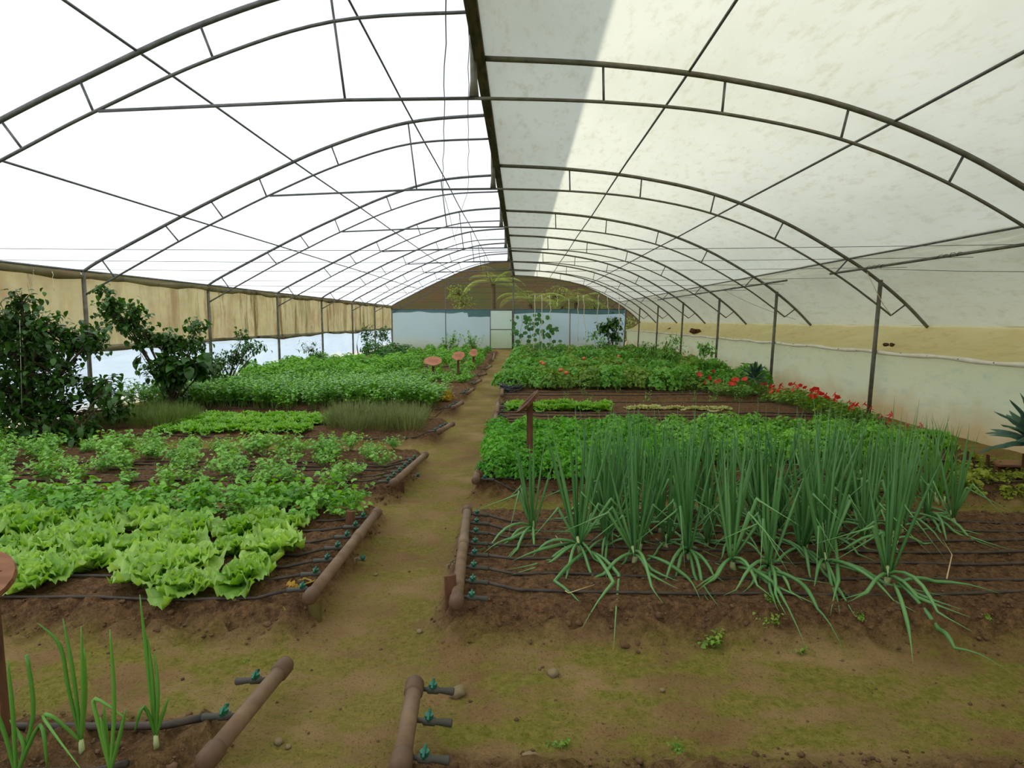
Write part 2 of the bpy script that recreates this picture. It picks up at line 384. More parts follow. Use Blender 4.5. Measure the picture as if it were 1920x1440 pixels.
# hillside behind the far wall
mb = MB(); nx, ny = 40, 14
for j in range(ny):
    for i in range(nx):
        x = -60+120*i/(nx-1); y = 52+30*j/(ny-1)
        mb.v.append(Vector((x, y+R(-.3, .3), -.15+13*sst(j/(ny-1)*1.25)+.8*nz(x*.3, y*.3)+R(-.3, .3))))
for j in range(ny-1):
    for i in range(nx-1):
        a = j*nx+i; mb.face([a, a+1, a+nx+1, a+nx])
tag(mb.build('hillside', M['hill']), 'brown earth bank seen through the upper end wall', 'hillside', kind='structure')

# ------------------------------------------------------------------ greenhouse frame
Y1, S = 10.10, 4.03
YK = [Y1+(k-1)*S for k in range(8)]       # truss planes, YK[7] is the end wall
YEND = YK[7]
LU = smooth_pts([(-7.2, 2.39), (-6.87, 2.59), (-5.79, 3.14), (-5.02, 3.52), (-4.25, 3.87), (-3.03, 4.38), (-1.8, 4.73), (-.50, 4.84)])
LL = smooth_pts([(-7.18, 2.02), (-6.67, 2.30), (-5.58, 2.88), (-4.83, 3.25), (-4.11, 3.59), (-2.95, 4.07), (-1.78, 4.40), (-.50, 4.475)])
RU = smooth_pts([(-.36, 4.06), (.77, 4.0), (1.92, 3.86), (3.09, 3.6), (4.2, 3.17), (5.26, 2.58), (5.79, 2.22), (6.24, 1.85), (6.6, 1.49)])
RL = smooth_pts([(-.44, 3.70), (.78, 3.66), (1.90, 3.55), (3.03, 3.31), (4.07, 2.90), (5.06, 2.35), (5.72, 1.89), (6.0, 1.68)])
def at_x(poly, x):
    for (a, b), (c, d) in zip(poly, poly[1:]):
        if min(a, c) <= x <= max(a, c) and a != c: return b+(d-b)*(x-a)/(c-a)
    return poly[-1][1]

def make_truss():
    t = empty('roof_truss', (0, YK[0], 0))
    def P(pts, r, name, mat='steel', n=8):
        m = MB(); m.tube([(x, 0, z) for x, z in pts], r, n); return m.build(name, M[mat], t)
    P(LU, .027, 'upper_chord'); P(RU, .027, 'upper_chord', 'steel_old')
    P(LL, .0165, 'lower_chord'); P(RL, .0165, 'lower_chord', 'steel_old')
    P([(-4.06, 3.60), (-1.68, 3.69), (-.44, 3.70)], .0165, 'tie_bar')
    for a, b in [((-6.87, 2.59), (-6.67, 2.3)), ((-5.79, 3.14), (-5.58, 2.88)), ((-5.02, 3.52), (-4.83, 3.25)), ((-4.22, 3.88), (-4.11, 3.59)),
                 ((-3.03, 4.36), (-2.93, 4.08)), ((-1.8, 4.73), (-1.68, 3.69)),
                 ((.77, 3.985), (.78, 3.66)), ((1.92, 3.85), (1.90, 3.55)), ((3.09, 3.6), (3.03, 3.31)), ((4.2, 3.17), (4.07, 2.90)), ((5.26, 2.58), (5.06, 2.35)), ((6.24, 1.87), (6.0, 1.68))]:
        P([a, b], .0125, 'strut', n=6)
    m = MB(); m.tube([(-.455, 0, 4.8), (-.455, 0, 4.05), (-.45, 0, 3.86), (-.45, 0, 3.71)], [.032, .032, .035, .05], 10); m.build('ridge_post', M['steel_old'], t)
    P([(-7.2, -.1), (-7.19, 2.39)], .035, 'post', 'steel_old', 10)
    P([(5.73, -.1), (5.80, 2.25)], .033, 'post', 'steel_old', 10)
    return t
truss = make_truss(); kids(truss)
tl = ['nearest', 'second from the camera', 'third from the camera', 'fourth from the camera', 'fifth from the camera', 'sixth from the camera', 'seventh from the camera', 'last, framing the end wall']
for k in range(8):
    t = truss if k == 0 else copy_tree(truss)
    t.location = (0, YK[k], 0)
    tag(t, 'grey steel arched roof truss with two side posts, '+tl[k], 'roof truss', 'arched roof trusses along the greenhouse')

def purlin(x, z, label, r=.014, y0=-3, bow=0.):
    if x > -7: z = at_x(LU if x < 0 else RU, x)+.018
    m = MB(); n = 24
    m.tube([(x+.01*math.sin(i*1.3), y0+(YEND-y0)*i/n, z-abs(math.sin(PI*((y0+(YEND-y0)*i/n-YK[0])/S)))*bow) for i in range(n+1)], r, 6)
    tag(m.build('purlin', M['steel']), label, 'purlin', 'purlins running the length of the roof')
purlin(-1.72, 4.775, 'thin steel purlin under the left roof, nearest the ridge')
purlin(-3.66, 4.18, 'thin steel purlin halfway up the left roof')
purlin(-5.53, 3.30, 'thin steel purlin low on the left roof, nearest the eave')
purlin(1.57, 3.945, 'thin steel purlin under the right roof, nearest the ridge')
purlin(3.52, 3.51, 'thin steel purlin halfway down the right roof')
purlin(5.28, 2.60, 'thin dirty steel purlin low on the right roof at the sheet seam')
purlin(-7.2, 2.41, 'steel eave pipe along the top of the left wall posts', r=.02)

# roof sheets
def sheet(name, prof, y0, y1, mat, dz=.035, ny=60, ripple=.0, solid=0.):
    m = MB(); n = len(prof)
    for j in range(ny+1):
        y = y0+(y1-y0)*j/ny
        for i, (x, z) in enumerate(prof):
            a = prof[max(i-1, 0)]; b = prof[min(i+1, n-1)]; tx, tz = b[0]-a[0], b[1]-a[1]; l = math.hypot(tx, tz) or 1
            nx_, nz_ = -tz/l, tx/l
            if nz_ < 0: nx_, nz_ = -nx_, -nz_
            sag = ripple*(-abs(math.sin(PI*(y-YK[0])/S)))*math.sin(PI*i/(n-1)) if ripple else 0
            q = dz+sag
            m.v.append(Vector((x+nx_*q, y, z+nz_*q)))
    for j in range(ny):
        for i in range(n-1):
            a = j*n+i; m.face([a, a+1, a+n+1, a+n])
    return m.build(name, mat)
tag(sheet('ceiling', LU, -5, YEND, M['film_l'], .036), 'bright white translucent plastic roof on the left side', 'roof', kind='structure')
RUa = [p for p in RU if p[0] <= 5.30]; RUb = [p for p in RU if p[0] >= RUa[-1][0]]
tag(sheet('ceiling', RUa, -5, YEND, M['film_r'], .036), 'dusty cream translucent plastic roof on the right side', 'roof', kind='structure')
tag(sheet('ceiling', RUb, -5, YEND, M['film_r2'], .036), 'dirtier grey beige plastic strip low on the right roof below the seam', 'roof', kind='structure')
# ridge beam and strip
m = MB(); m.box((-.445, -5, 4.03), (-.345, YEND, 4.11)); m.build('trim_1', M['net'], smooth=False)
tag(bpy.data.objects['trim_1'], 'dark mouldy ridge beam running the length of the roof', 'beam', kind='structure')
m = MB()
for j in range(61):
    y = -5+(YEND+5)*j/60; m.v += [Vector((-.50, y, 4.86)), Vector((-.44, y, 4.08))]
for j in range(60): m.face([2*j, 2*j+1, 2*j+3, 2*j+2])
tag(m.build('trim_2', M['film_dark']), 'dirty vent strip between the two roof halves', 'vent', kind='structure')

# left side: stained curtain above, white sheet below, rolled hems
m = MB(); ny = 90; cols = 9
for j in range(ny+1):
    y = -3+(YEND+3)*j/ny
    for i in range(cols+1):
        t = i/cols; z = 2.30-(2.30-1.13)*t
        m.v.append(Vector((-7.25+.02*math.sin(y*2.2+t*2)*math.sin(PI*t), y, z+(.03*math.sin(y*.9)+.02*math.sin(y*2.3))*t)))
for j in range(ny):
    for i in range(cols):
        a = j*(cols+1)+i; m.face([a, a+1, a+cols+2, a+cols+1])
tag(m.build('side_curtain', M['curtain']), 'mud-streaked brown plastic curtain across the upper left wall', 'curtain')
m = MB(); m.tube([(-7.2+.012*math.sin(j*1.7), -3+(YEND+3)*j/90, 1.115+.03*math.sin((-3+(YEND+3)*j/90)*.9)+.02*math.sin((-3+(YEND+3)*j/90)*2.3)) for j in range(91)],
       [.035+.008*math.sin(j*2.1) for j in range(91)], 8)
tag(m.build('curtain_roll', M['curtain']), 'rolled bottom edge of the brown left curtain', 'curtain roll')
m = MB(); m.tube([(-7.2+.02*math.sin(j*1.3), -3+(YEND+3)*j/110, 2.325+.02*math.sin(j*.8)) for j in range(111)], [.05+.014*math.sin(j*1.9)+.008*math.sin(j*5.1) for j in range(111)], 8)
tag(m.build('eave_roll', M['curtain']), 'grubby bundled plastic hanging under the left eave', 'plastic roll')
def wall_sheet(name, x, z0, z1, mat, amp, xin=0., seg=10, n=100, y0=-3):
    m = MB()
    for j in range(n+1):
        y = y0+(YEND-y0)*j/n
        for i in range(seg+1):
            t = i/seg; z = z0+(z1-z0)*t
            m.v.append(Vector((x+xin*math.sin(PI*t)+amp*math.sin(y*1.3+t*3)*math.sin(PI*t), y, z)))
    for j in range(n):
        for i in range(seg):
            a = j*(seg+1)+i; m.face([a, a+1, a+seg+2, a+seg+1])
    return m.build(name, mat)
tag(wall_sheet('wall_left', -7.28, -.1, 1.2, M['film_wl'], .02), 'bright bluish white plastic lower left wall', 'wall', kind='structure')
tag(wall_sheet('wall_right', 5.86, -.1, 1.10, M['film_rw'], .015), 'pale greenish plastic lower right wall', 'wall', kind='structure')
m = MB(); n = 110; sg = 8
for j in range(n+1):
    y = -3+(YEND+3)*j/n
    for i in range(sg+1):
        t = i/sg
        m.v.append(Vector((5.86+(6.67-5.86)*t, y, 1.09+.43*t-.05*math.sin(PI*t)+.012*math.sin(y*3+t*5))))
for j in range(n):
    for i in range(sg):
        a = j*(sg+1)+i; m.face([a, a+1, a+sg+2, a+sg+1])
tag(m.build('wall_right', M['film_y']), 'yellowed plastic sheet sloping out from the right wall to the roof edge', 'wall', kind='structure')
m = MB(); m.tube([(5.83+.006*math.sin(j*1.1), -3+(YEND+3)*j/140, 1.085+.012*math.sin(j*.9)) for j in range(141)], [.03+.006*math.sin(j*1.7) for j in range(141)], 8)
rl = m.build('trim_3', M['white_roll']); tag(rl, 'white rolled plastic hem along the top of the right wall', 'rail', kind='structure')
m = MB()
for j in range(40): m.ball((5.80, 4.5+j*.62, 1.093+.01*math.sin(j)), .008, 6, 4)
m.build('nail_head', M['wire'], rl)['kind'] = 'stuff'

# ------------------------------------------------------------------ end wall
def grid_xz(name, x0, x1, z0, z1, y, mat, nx=20, nz_=10, amp=.02, ztop=None):
    m = MB()
    for i in range(nx+1):
        x = x0+(x1-x0)*i/nx; zt = ztop(x) if ztop else z1
        for j in range(nz_+1):
            t = j/nz_; m.v.append(Vector((x, y+amp*math.sin(x*2.1+t*4)*math.sin(PI*t), z0+(zt-z0)*t)))
    for i in range(nx):
        for j in range(nz_):
            a = i*(nz_+1)+j; m.face([a, a+1, a+nz_+2, a+nz_+1])
    return m.build(name, mat)
yw = YEND+.04
tag(grid_xz('wall_back', -7.25, -1.72, -.1, 2.2, yw, M['film_b'], 40, 12), 'light blue plastic end wall left of the door', 'wall', kind='structure')
tag(grid_xz('wall_back', -.42, 5.78, -.1, 2.2, yw, M['film_b'], 40, 12, .05), 'light blue creased plastic end wall right of the door', 'wall', kind='structure')
tag(grid_xz('wall_back', -7.2, -.45, 2.2, 4, yw, M['film_dark'], 60, 8, .01, ztop=lambda x: at_x(LU, min(max(x, -7.19), -.51))+.03), 'brown see-through upper end wall left of the ridge', 'wall', kind='structure')
tag(grid_xz('wall_back', -.45, 6.6, 2.2, 4, yw, M['film_dark'], 60, 8, .01, ztop=lambda x: max(1.4, at_x(RU, min(max(x, -.35), 6.59))+.03)), 'brown see-through upper end wall right of the ridge', 'wall', kind='structure')
tag(grid_xz('wall_back', 5.78, 6.7, -.1, 2.2, yw, M['film_dark'], 6, 4, .0), 'brown see-through strip beside the right end post', 'wall', kind='structure')
# double layer hem with ragged lower edge (lies just in front of the blue sheet)
hemz = lambda x: 2.04+.04*math.sin(x*1.9)+.02*math.sin(x*5.3)
def hem(x0, x1, low):
    m = MB(); k = 40
    for i in range(k+1):
        x = x0+(x1-x0)*i/k; m.v += [Vector((x, yw-.035, 2.2)), Vector((x, yw-.035, low(x)))]
    for i in range(k): m.face([2*i, 2*i+1, 2*i+3, 2*i+2])
    return m.build('plastic_hem', M['film_hem'])
tag(hem(-7.15, -3.2, hemz), 'grey green doubled plastic edge along the far left end wall top', 'plastic edge')
tag(hem(-3.2, -1.72, lambda x: 2.02 if x < -2.95 else 1.80+.01*math.sin(x*9)), 'grey green doubled plastic patch left of the end door', 'plastic edge')
tag(hem(-.40, 5.75, lambda x: 1.98+.05*math.sin(x*1.1)), 'grey green doubled plastic edge along the end wall right of the door', 'plastic edge')
fr = empty('end_wall_frame', (0, YEND, 0), label='thin steel bars framing the blue end wall', cat='frame')
def bar(a, b, r, name, par, mat='steel'):
    m = MB(); m.tube([a, b], r, 8); return m.build(name, M[mat], par)
bar((-7.2, 0, 2.22), (5.78, 0, 2.22), .022, 'crossbar', fr)
bar((-4.2, 0, 0), (-4.2, 0, 3.5), .022, 'upright', fr); bar((2.72, 0, 0), (2.72, 0, 2.22), .022, 'upright', fr)
bar((-.43, -.02, 0), (-.43, -.02, 3.72), .045, 'upright', fr, 'steel_old')
dr = empty('door_1', (-1.07, YEND, 0), label='pale plastic door in a steel frame at the end of the path', cat='door'); dr['kind'] = 'structure'
for a, b in (((-.64, 0, 0), (-.64, 0, 2.18)), ((.58, 0, 0), (.58, 0, 2.18)), ((-.64, 0, 1.10), (.58, 0, 1.10)), ((-.64, 0, .03), (.58, 0, .03)), ((-.64, 0, 2.16), (.58, 0, 2.16))):
    bar(a, b, .024, 'frame_bar', dr)
g = grid_xz('panel', -.64, .58, 0, 2.16, .03, M['film_door'], 10, 12, .01); g.parent = dr

# cross wires and longitudinal pipes, ropes
for i, (y, z) in enumerate([(6.07, 2.33), (7.1, 2.31), (8.3, 2.30), (10.1, 2.28), (12.1, 2.30), (14.1, 2.28), (18.2, 2.27), (22.2, 2.3), (26.2, 2.28), (30.2, 2.28)]):
    m = MB(); m.tube([(-7.2+12.3*t/12, y, z-.05*math.sin(PI*t/12)) for t in range(13)], .0028 if y < 12 else .004, 4)
    tag(m.build('cross_wire', M['wire']), 'thin wire stretched across the greenhouse, %s from the camera' % ORD[i], 'wire', 'cross wires at eave height')
def long_pipe(y0, y1, label, dx=0.):
    o = empty('support_pipe', (5.06+dx, y0, 2.36), label=label, cat='pipe')
    m = MB(); m.tube([(0, 0, 0), (.0, (y1-y0)*.5, .0), (0, y1-y0, 0)], .018, 8); m.build('pipe', M['steel_old'], o)
    for k in range(3):
        m = MB(); yy = min(abs(y1-y0)*.25*(k+1), abs(y1-y0)-.2)*(1 if y1 > y0 else -1)
        m.tube([(.025*math.cos(q*1.1), yy+q*.02, .025*math.sin(q*1.1)+R(-.008, .012)) for q in range(22)], .0035, 4)
        m.build('wire_coil', M['wire'], o)
    return o
long_pipe(10.25, 4.2, 'grey pipe with wire twisted round it, under the right roof nearest the camera')
long_pipe(11.9, 23.0, 'long grey pipe with twisted wire, further back under the right roof')
def rope(pts, r, label, mat='wire', name='rope', cat='rope'):
    m = MB(); m.tube(pts, r, 5); return tag(m.build(name, M[mat]), label, cat)
def drift(a, b, n, amp):
    a, b = Vector(a), Vector(b)
    return [a.lerp(b, i/n)+Vector((R(-amp, amp), 0, R(-amp, amp))) for i in range(n+1)]
rope(drift(AY(838, -30, 5.0), AY(830, 330, 11.0), 12, .012)+drift(AY(832, 360, 11.8), AY(858, 470, 20), 6, .02), .0055, 'dark loose rope under the left roof, left of the other rope')
rope(drift(AY(879, -30, 5.0), AY(878, 330, 11.0), 12, .010)+drift(AY(876, 360, 11.8), AY(846, 470, 20), 6, .02), .004, 'thin dark loose rope under the left roof near the ridge')
rope([Vector((5.3, 9.6, 2.33)), Vector((5.6, 9.8, 2.0)), Vector((5.75, 9.9, 1.85)), Vector((6.0, 10.08, 1.68))], .006, 'frayed pale string tied from support pipe to truss foot', 'tape', 'tied_string', 'string')
for i, (a, b) in enumerate([((5.06, 9.0, 2.34), (5.9, 4.5, 2.0)), ((5.06, 15.5, 2.34), (5.75, 13.0, 1.62))]):
    rope([Vector(a).lerp(Vector(b), t/6)-Vector((0, 0, .05*math.sin(PI*t/6))) for t in range(7)], .0035,
         ['loose thin wire trailing from the nearest support pipe', 'loose thin wire trailing down from the far support pipe to a post'][i], 'wire', 'loose_wire', 'wire')
# hanging strings over the tomato bed
for i, (px, yb) in enumerate([(1003, 660), (1015, 690), (1031, 600), (1045, 575), (1066, 700), (1085, 640), (1094, 650), (1122, 610), (1139, 600), (1161, 690)]):
    top = AY(px, 553 if i != 4 else 560, 24+.2*i); low = AY(px+R(-5, 5), yb, 24+.2*i)
    n = 10; m = MB(); m.tube([top.lerp(low, t/n)+Vector((R(-.03, .03), 0, 0)) for t in range(n+1)], .013, 4)
    tag(m.build('hanging_string', M['string']), 'white string hanging over the back right bed, %s from the left' % ORD[i], 'string', 'strings hanging over the tomato bed')
for i, (px, yb) in enumerate([(20, 545), (34, 540), (50, 560), (62, 536), (100, 545)]):
    top = AY(px, 497+i*3, 9.0); low = AY(px+R(-3, 3), yb, 9.0)
    m = MB(); m.tube([top.lerp(low, t/6)+Vector((R(-.02, .02), 0, 0)) for t in range(7)], .004, 4)
    tag(m.build('hanging_string', M['tape']), 'frayed pale string hanging at the left eave, %s from the left' % ORD[i], 'string', 'frayed strings at the left eave')
m = MB(); m.tube([AY(37, 600, 7.6), AY(41, 765, 7.6)], .003, 4); tag(m.build('hanging_string', M['tape']), 'long pale string hanging through the left bush', 'string')
# husks on the right wall ledge
for i, (px, py, Y, s) in enumerate([(1641, 653, 10.0, .06), (1245, 617, 26.2, .14), (1290, 619, 21.4, .20)]):
    c = AY(px+12, py-2, Y); c.x = max(c.x, 5.95); c.z = 1.2
    m = MB()
    for k in range(5): m.rock((R(-.5, .5)*s, R(-1.2, 1.2)*s, R(0, .3)*s), s*R(.5, .8), .35)
    o = m.build('dry_husk', M['nest'], loc=c)
    tag(o, ['dark dry husk behind the nearest right post on the white hem', 'dark jagged dry husk on the yellowed ledge, farthest away', 'large brown dry husk lying on the yellowed ledge'][i], 'husk')

# ------------------------------------------------------------------ irrigation
def header(px0, py0, px1, py1, side, label, nv, z=.19, r=.032, joint=None, hosekind='', stake=True, v0=.12, dv=None, feed=False):
    """brown header pipe from near end to far end with valves; side -1 = beds to the left"""
    a, b = G(px0, py0, z), G(px1, py1, z); d = (b-a); L = d.length; d.normalize()
    o = empty('irrigation_pipe', a, label=label, cat='irrigation pipe', group='brown irrigation pipes beside the path')
    rl_ = lambda v: v
    m = MB(); m.tube([Vector((0, 0, 0)), d*L], r, 14); m.build('pipe', M['pvc'], o)
    for e in (0, 1):
        p = d*(L*e); q = d*(-.045 if e == 0 else .045)
        m = MB(); m.tube([p-q*1.1, p-q*.9, p+q*.4, p+q*.75, p+q*.95], [r*1.02, r*1.2, r*1.2, r*1.0, r*.5], 14); m.build('end_cap', M['pvc_cap'], o)
    if joint:
        p = d*(L*joint); m = MB(); m.tube([p-d*.012, p-d*.01, p+d*.10, p+d*.11], [r*1.0, r*1.13, r*1.13, r*1.0], 14); m.build('coupling', M['pvc'], o)
    sx = side; out = []
    for i in range(nv):
        t = v0+(i*(dv if dv else (1-2*v0)/max(1, nv-1)))
        p = d*(L*t); 
        v = Vector((sx, 0, -.08)).normalized(); p0 = p+v*r*.8
        m = MB(); m.tube([p0, p0+v*.025, p0+v*.03, p0+v*.07, p0+v*.075, p0+v*.13, p0+v*.135], [.009, .009, .016, .016, .011, .016, .012], 8)
        vv = m.build('valve', M['valve'], o)
        m = MB(); c = p0+v*.05+Vector((0, 0, .012))
        m.tube([c, c+Vector((0, 0, .016))], [.016, .017], 8)
        for s in (-1, 1):
            k = len(m.v)
            m.box((-.004, 0, 0), (.004, .026, .022)); 
            for q in range(k, len(m.v)):
                w = m.v[q]; w = Matrix.Rotation(s*-.5, 3, 'X') @ Vector((w.x, w.y*s, w.z)); m.v[q] = w+c+Vector((0, 0, .010))
        m.build('valve_handle', M['handle'], vv, smooth=False)
        out.append(a+p0+v*.13)
    return out, a, b
def stake(p, hgt, label, w=.03, mat='wood_dark', tilt=0.):
    m = MB(); m.box((-w, -w*.45, -.06), (w, w*.45, hgt), Matrix.Rotation(tilt, 4, 'Y'))
    for i in range(4, 8): m.v[i] += Vector((R(-.006, .006), 0, R(-.008, .008)))
    o = m.build('wooden_stake', M[mat], smooth=False, loc=(p[0], p[1], H(p[0], p[1])-.01)); o.rotation_euler = (0, 0, R(-.3, .3))
    return tag(o, label, 'stake')
def hose(p, side, xend, label, group, r=.0085, seg=30, buried=.3, ph=None):
    pts = []; n = seg; ph = R(0, 6) if ph is None else ph
    for i in range(n+1):
        t = i/n; x = p.x+(xend-p.x)*t; y = p.y+.025*math.sin(t*7+ph)*min(1, t*6)+.015*math.sin(t*17+ph)*min(1, t*6)
        z = H(x, y)+r*.9+.006*math.sin(t*9+ph*2)*(1-buried)
        if i == 0: z = p.z
        pts.append(Vector((x, y, z)))
    m = MB(); m.tube(pts, r, 6)
    return tag(m.build('drip_hose', M['hose']), label, 'drip hose', group)

vL0, *_ = header(392, 1420, 531, 1252, -1, 'brown irrigation pipe at the bottom left with two green valves, nearest on the left', 2, z=.13, v0=.42, dv=.43)
# long part of the pipe that runs out of the frame is included below the frame edge
vL1, *_ = header(582, 1118, 706, 962, -1, 'brown irrigation pipe beside the frilly lettuce bed', 7, joint=.62, v0=.07, dv=.145)
vL2, *_ = header(738, 906, 797, 853, -1, 'brown irrigation pipe beside the sparse coriander bed', 6, v0=.08, dv=.16)
vL3, *_ = header(824, 809, 848, 795, -1, 'brown irrigation pipe at the end of the grey rosemary strip', 3)
vL4, *_ = header(850, 764, 866, 755, -1, 'grey brown irrigation pipe at the near edge of the tall green bed', 3)
vL5, *_ = header(876, 737, 887, 730, -1, 'irrigation pipe beside the yellowing corner of the tall green bed', 3)
vL6, *_ = header(890, 719, 901, 713, -1, 'irrigation pipe at the bare soil patch before the wooden signs', 3)
vL7, *_ = header(899, 704, 911, 701, -1, 'irrigation pipe level with the first wooden sign on the left', 2)
vL8, *_ = header(911, 692, 921, 686, -1, 'far irrigation pipe beside the signed seedling bed', 2)
vL9, *_ = header(924, 676, 927, 663, -1, 'farthest irrigation pipe on the left, by the end door', 2)
vR0, *_ = header(752, 1432, 777, 1288, 1, 'brown irrigation pipe at the bottom centre with green valves', 3, z=.14, v0=.08, dv=.45)
vR1, *_ = header(856, 1128, 876, 957, 1, 'long brown irrigation pipe beside the spring onion bed', 8, joint=.52, v0=.04, dv=.13)
vR2, *_ = header(892, 900, 898, 880, 1, 'short brown irrigation pipe under the near corner of the parsley', 3, v0=.15)
vR3, *_ = header(932, 774, 934, 755, 1, 'brown irrigation pipe beside the right lettuce strip', 3)
vR4, *_ = header(928, 792, 930, 778, 1, 'brown irrigation pipe at the far corner of the parsley', 2)
vR5, *_ = header(941, 741, 943, 726, 1, 'brown irrigation pipe beside the heap of black hose', 2)
vR6, *_ = header(942, 722, 947, 713, 1, 'brown irrigation pipe at the near edge of the tomato bed', 2)
vR7, *_ = header(947, 706, 951, 690, 1, 'weathered irrigation pipe along the tomato bed', 2)
vR8, *_ = header(952, 685, 954, 673, 1, 'farthest irrigation pipe on the right of the path', 2)
for i, v in enumerate(vL0): 
    if i == 0: hose(v, -1, -5.5, 'thick black drip hose among the bottom left onions', 'drip hoses on the left beds', r=.014)
def hoses(vs, side, xend, what, r=.0085):
    for i, v in enumerate(vs):
        hose(v, side, xend, 'black drip hose, %s from the front across the %s' % (ORD[i], what), 'drip hoses of the '+what, r)
p = G(330, 1432, .12); hose(Vector((-1.32, p.y, .12)), -1, -5.0, 'pale dusty drip hose along the bottom left edge', 'drip hoses on the left beds', r=.012)
hoses(vL1, -1, -6.4, 'frilly lettuce bed'); hoses(vL2, -1, -6.4, 'coriander bed')
hoses(vL3[:1], -1, -6.4, 'rosemary strip'); hoses(vL4[:2], -1, -6.0, 'tall green bed')
hoses(vR1[1:8], 1, 4.7, 'spring onion bed'); hoses(vR2, 1, 4.9, 'parsley bed')
for i, y in enumerate([5.55, 5.8, 6.05, 6.3]):
    hose(Vector((2.6, y, .14)), 1, 4.9, 'black drip hose, %s from the front behind the onions on the right' % ORD[i], 'drip hoses right of the parsley')
for i, y in enumerate([8.75, 9.0, 9.3, 9.65, 11.0, 12.0, 12.5]):
    hose(Vector((-.3, y, .14)), 1, 4.6, 'black drip hose on bare soil beyond the parsley, %s from the front' % ORD[i], 'drip hoses on the bare soil', r=.011)
# stakes holding the pipes
for px, py, dx, h_, lab, mt in [(592, 1160, 0, .12, 'mossy stub of a wooden stake below the lettuce bed pipe', 'wood_mossy'), (846, 1165, 0, .16, 'flat wooden stake holding the near end of the onion bed pipe', 'wood_dark'),
        (900, 925, 0, .13, 'short wooden stake under the parsley bed pipe', 'wood_dark'), (752, 925, 0, .10, 'wooden stake under the near end of the coriander bed pipe', 'wood_dark'),
        (658, 1020, 0, .13, 'dark wooden stake under the middle of the lettuce bed pipe', 'wood_dark')]:
    q = G(px, py, .02); stake(q, h_, lab, mat=mt)
for i, (px, py) in enumerate([(1787, 880), (1808, 886), (1850, 893), (1866, 905), (1916, 905), (1757, 868)]):
    q = G(px, py, .05); stake(q, R(.12, .2) if i != 3 else .08, 'short wooden stake in the soil by the right wall, %s from the left' % ORD[[1, 2, 3, 4, 5, 0][i]], w=.018, tilt=R(-.15, .15))['group'] = 'stakes by the right wall'
# pipe taps beside headers
for i, (px, py) in enumerate([(672, 1053), (846, 1065), (778, 895)]):
    q = G(px, py, .04)
    o = empty('tap', (q.x, q.y, .03), label=['grey green tap fitting on the path side of the lettuce bed pipe', 'pale tap fitting left of the onion bed pipe', 'grey tap fitting under the coriander bed pipe'][i], cat='tap')
    m = MB(); m.tube([(-.02, 0, -.03), (-.02, 0, .03), (.0, 0, .035)], .01, 7); m.tube([(.0, 0, .03), (.05, 0, .02)], [.014, .012], 8); m.build('body', M['stone'], o)
    m = MB(); m.tube([(.03, 0, .02), (.03, 0, .05)], [.016, .018], 8); m.build('knob', M['handle'], o)
# heap of black hose
hp = G(955, 735, .1); o = empty('hose_heap', (hp.x+.05, hp.y, BH), label='tangled heap of black hose at the corner before the tomato bed', cat='hose')
m = MB()
for k in range(9):
    a0 = R(0, 6); m.tube([(.24*math.cos(a0+t*.6)*(.7+.1*(k % 4))+R(-.04, .04), .5*math.sin(a0+t*.6)+R(-.05, .05), .02+.016*k+R(0, .02)) for t in range(9)], .014, 5)
m.build('coil', M['junk'], o)
# boards by right wall
q = G(1905, 884, .1); m = MB(); m.box((-.22, -.10, 0), (.5, .10, .02)); o = m.build('wooden_board', M['board'], smooth=False, loc=(q.x, q.y, .17)); o.rotation_euler = (.05, 0, -.1)
tag(o, 'reddish wooden board lying by the right wall below the kale', 'board')
# stones
for i, (px, py, s, lab) in enumerate([(1038, 1264, .028, 'small tan stone below the onion bed slope'), (860, 1298, .038, 'rounded tan stone right of the bottom centre pipe'),
        (787, 1182, .016, 'small dark stone on the trodden path'), (522, 1390, .018, 'small grey stone right of the bottom left pipe'), (540, 1398, .011, 'tiny pale pebble by the bottom left pipe'),
        (705, 1077, .014, 'small brown stone on the path by the lettuce pipe'), (995, 1432, .03, 'tan stone at the bottom edge near the centre'), (442, 1165, .013, 'pale pebble on the lettuce bed slope'), (1242, 1290, .012, 'dark clod on the mossy aisle below the onions')]):
    q = G(px, py, .01); m = MB(); m.rock((0, 0, s*.4), s, .2); tag(m.build('stone', M['stone'], loc=(q.x, q.y, H(q.x, q.y))), lab, 'stone')
# crumbly soil: uncountable clods
m = MB()
for k in range(9000):
    while True:
        x = R(-4.2, 4.8); y = R(1.2, 6.2)**1.0
        b_ = bedmask(x, y); e = 4*b_*(1-b_)
        if random.random() < .015+.6*e+.2*b_ : break
    s = R(.004, .009)*(1 if random.random() < .9 or e < .3 else 2.4)
    m.rock((x, y, H(x, y)+s*.3), s, .35)
tag(m.build('soil_crumbs', M['clod']), 'crumbs and clods of brown soil on the bed slopes', 'soil', kind='stuff')

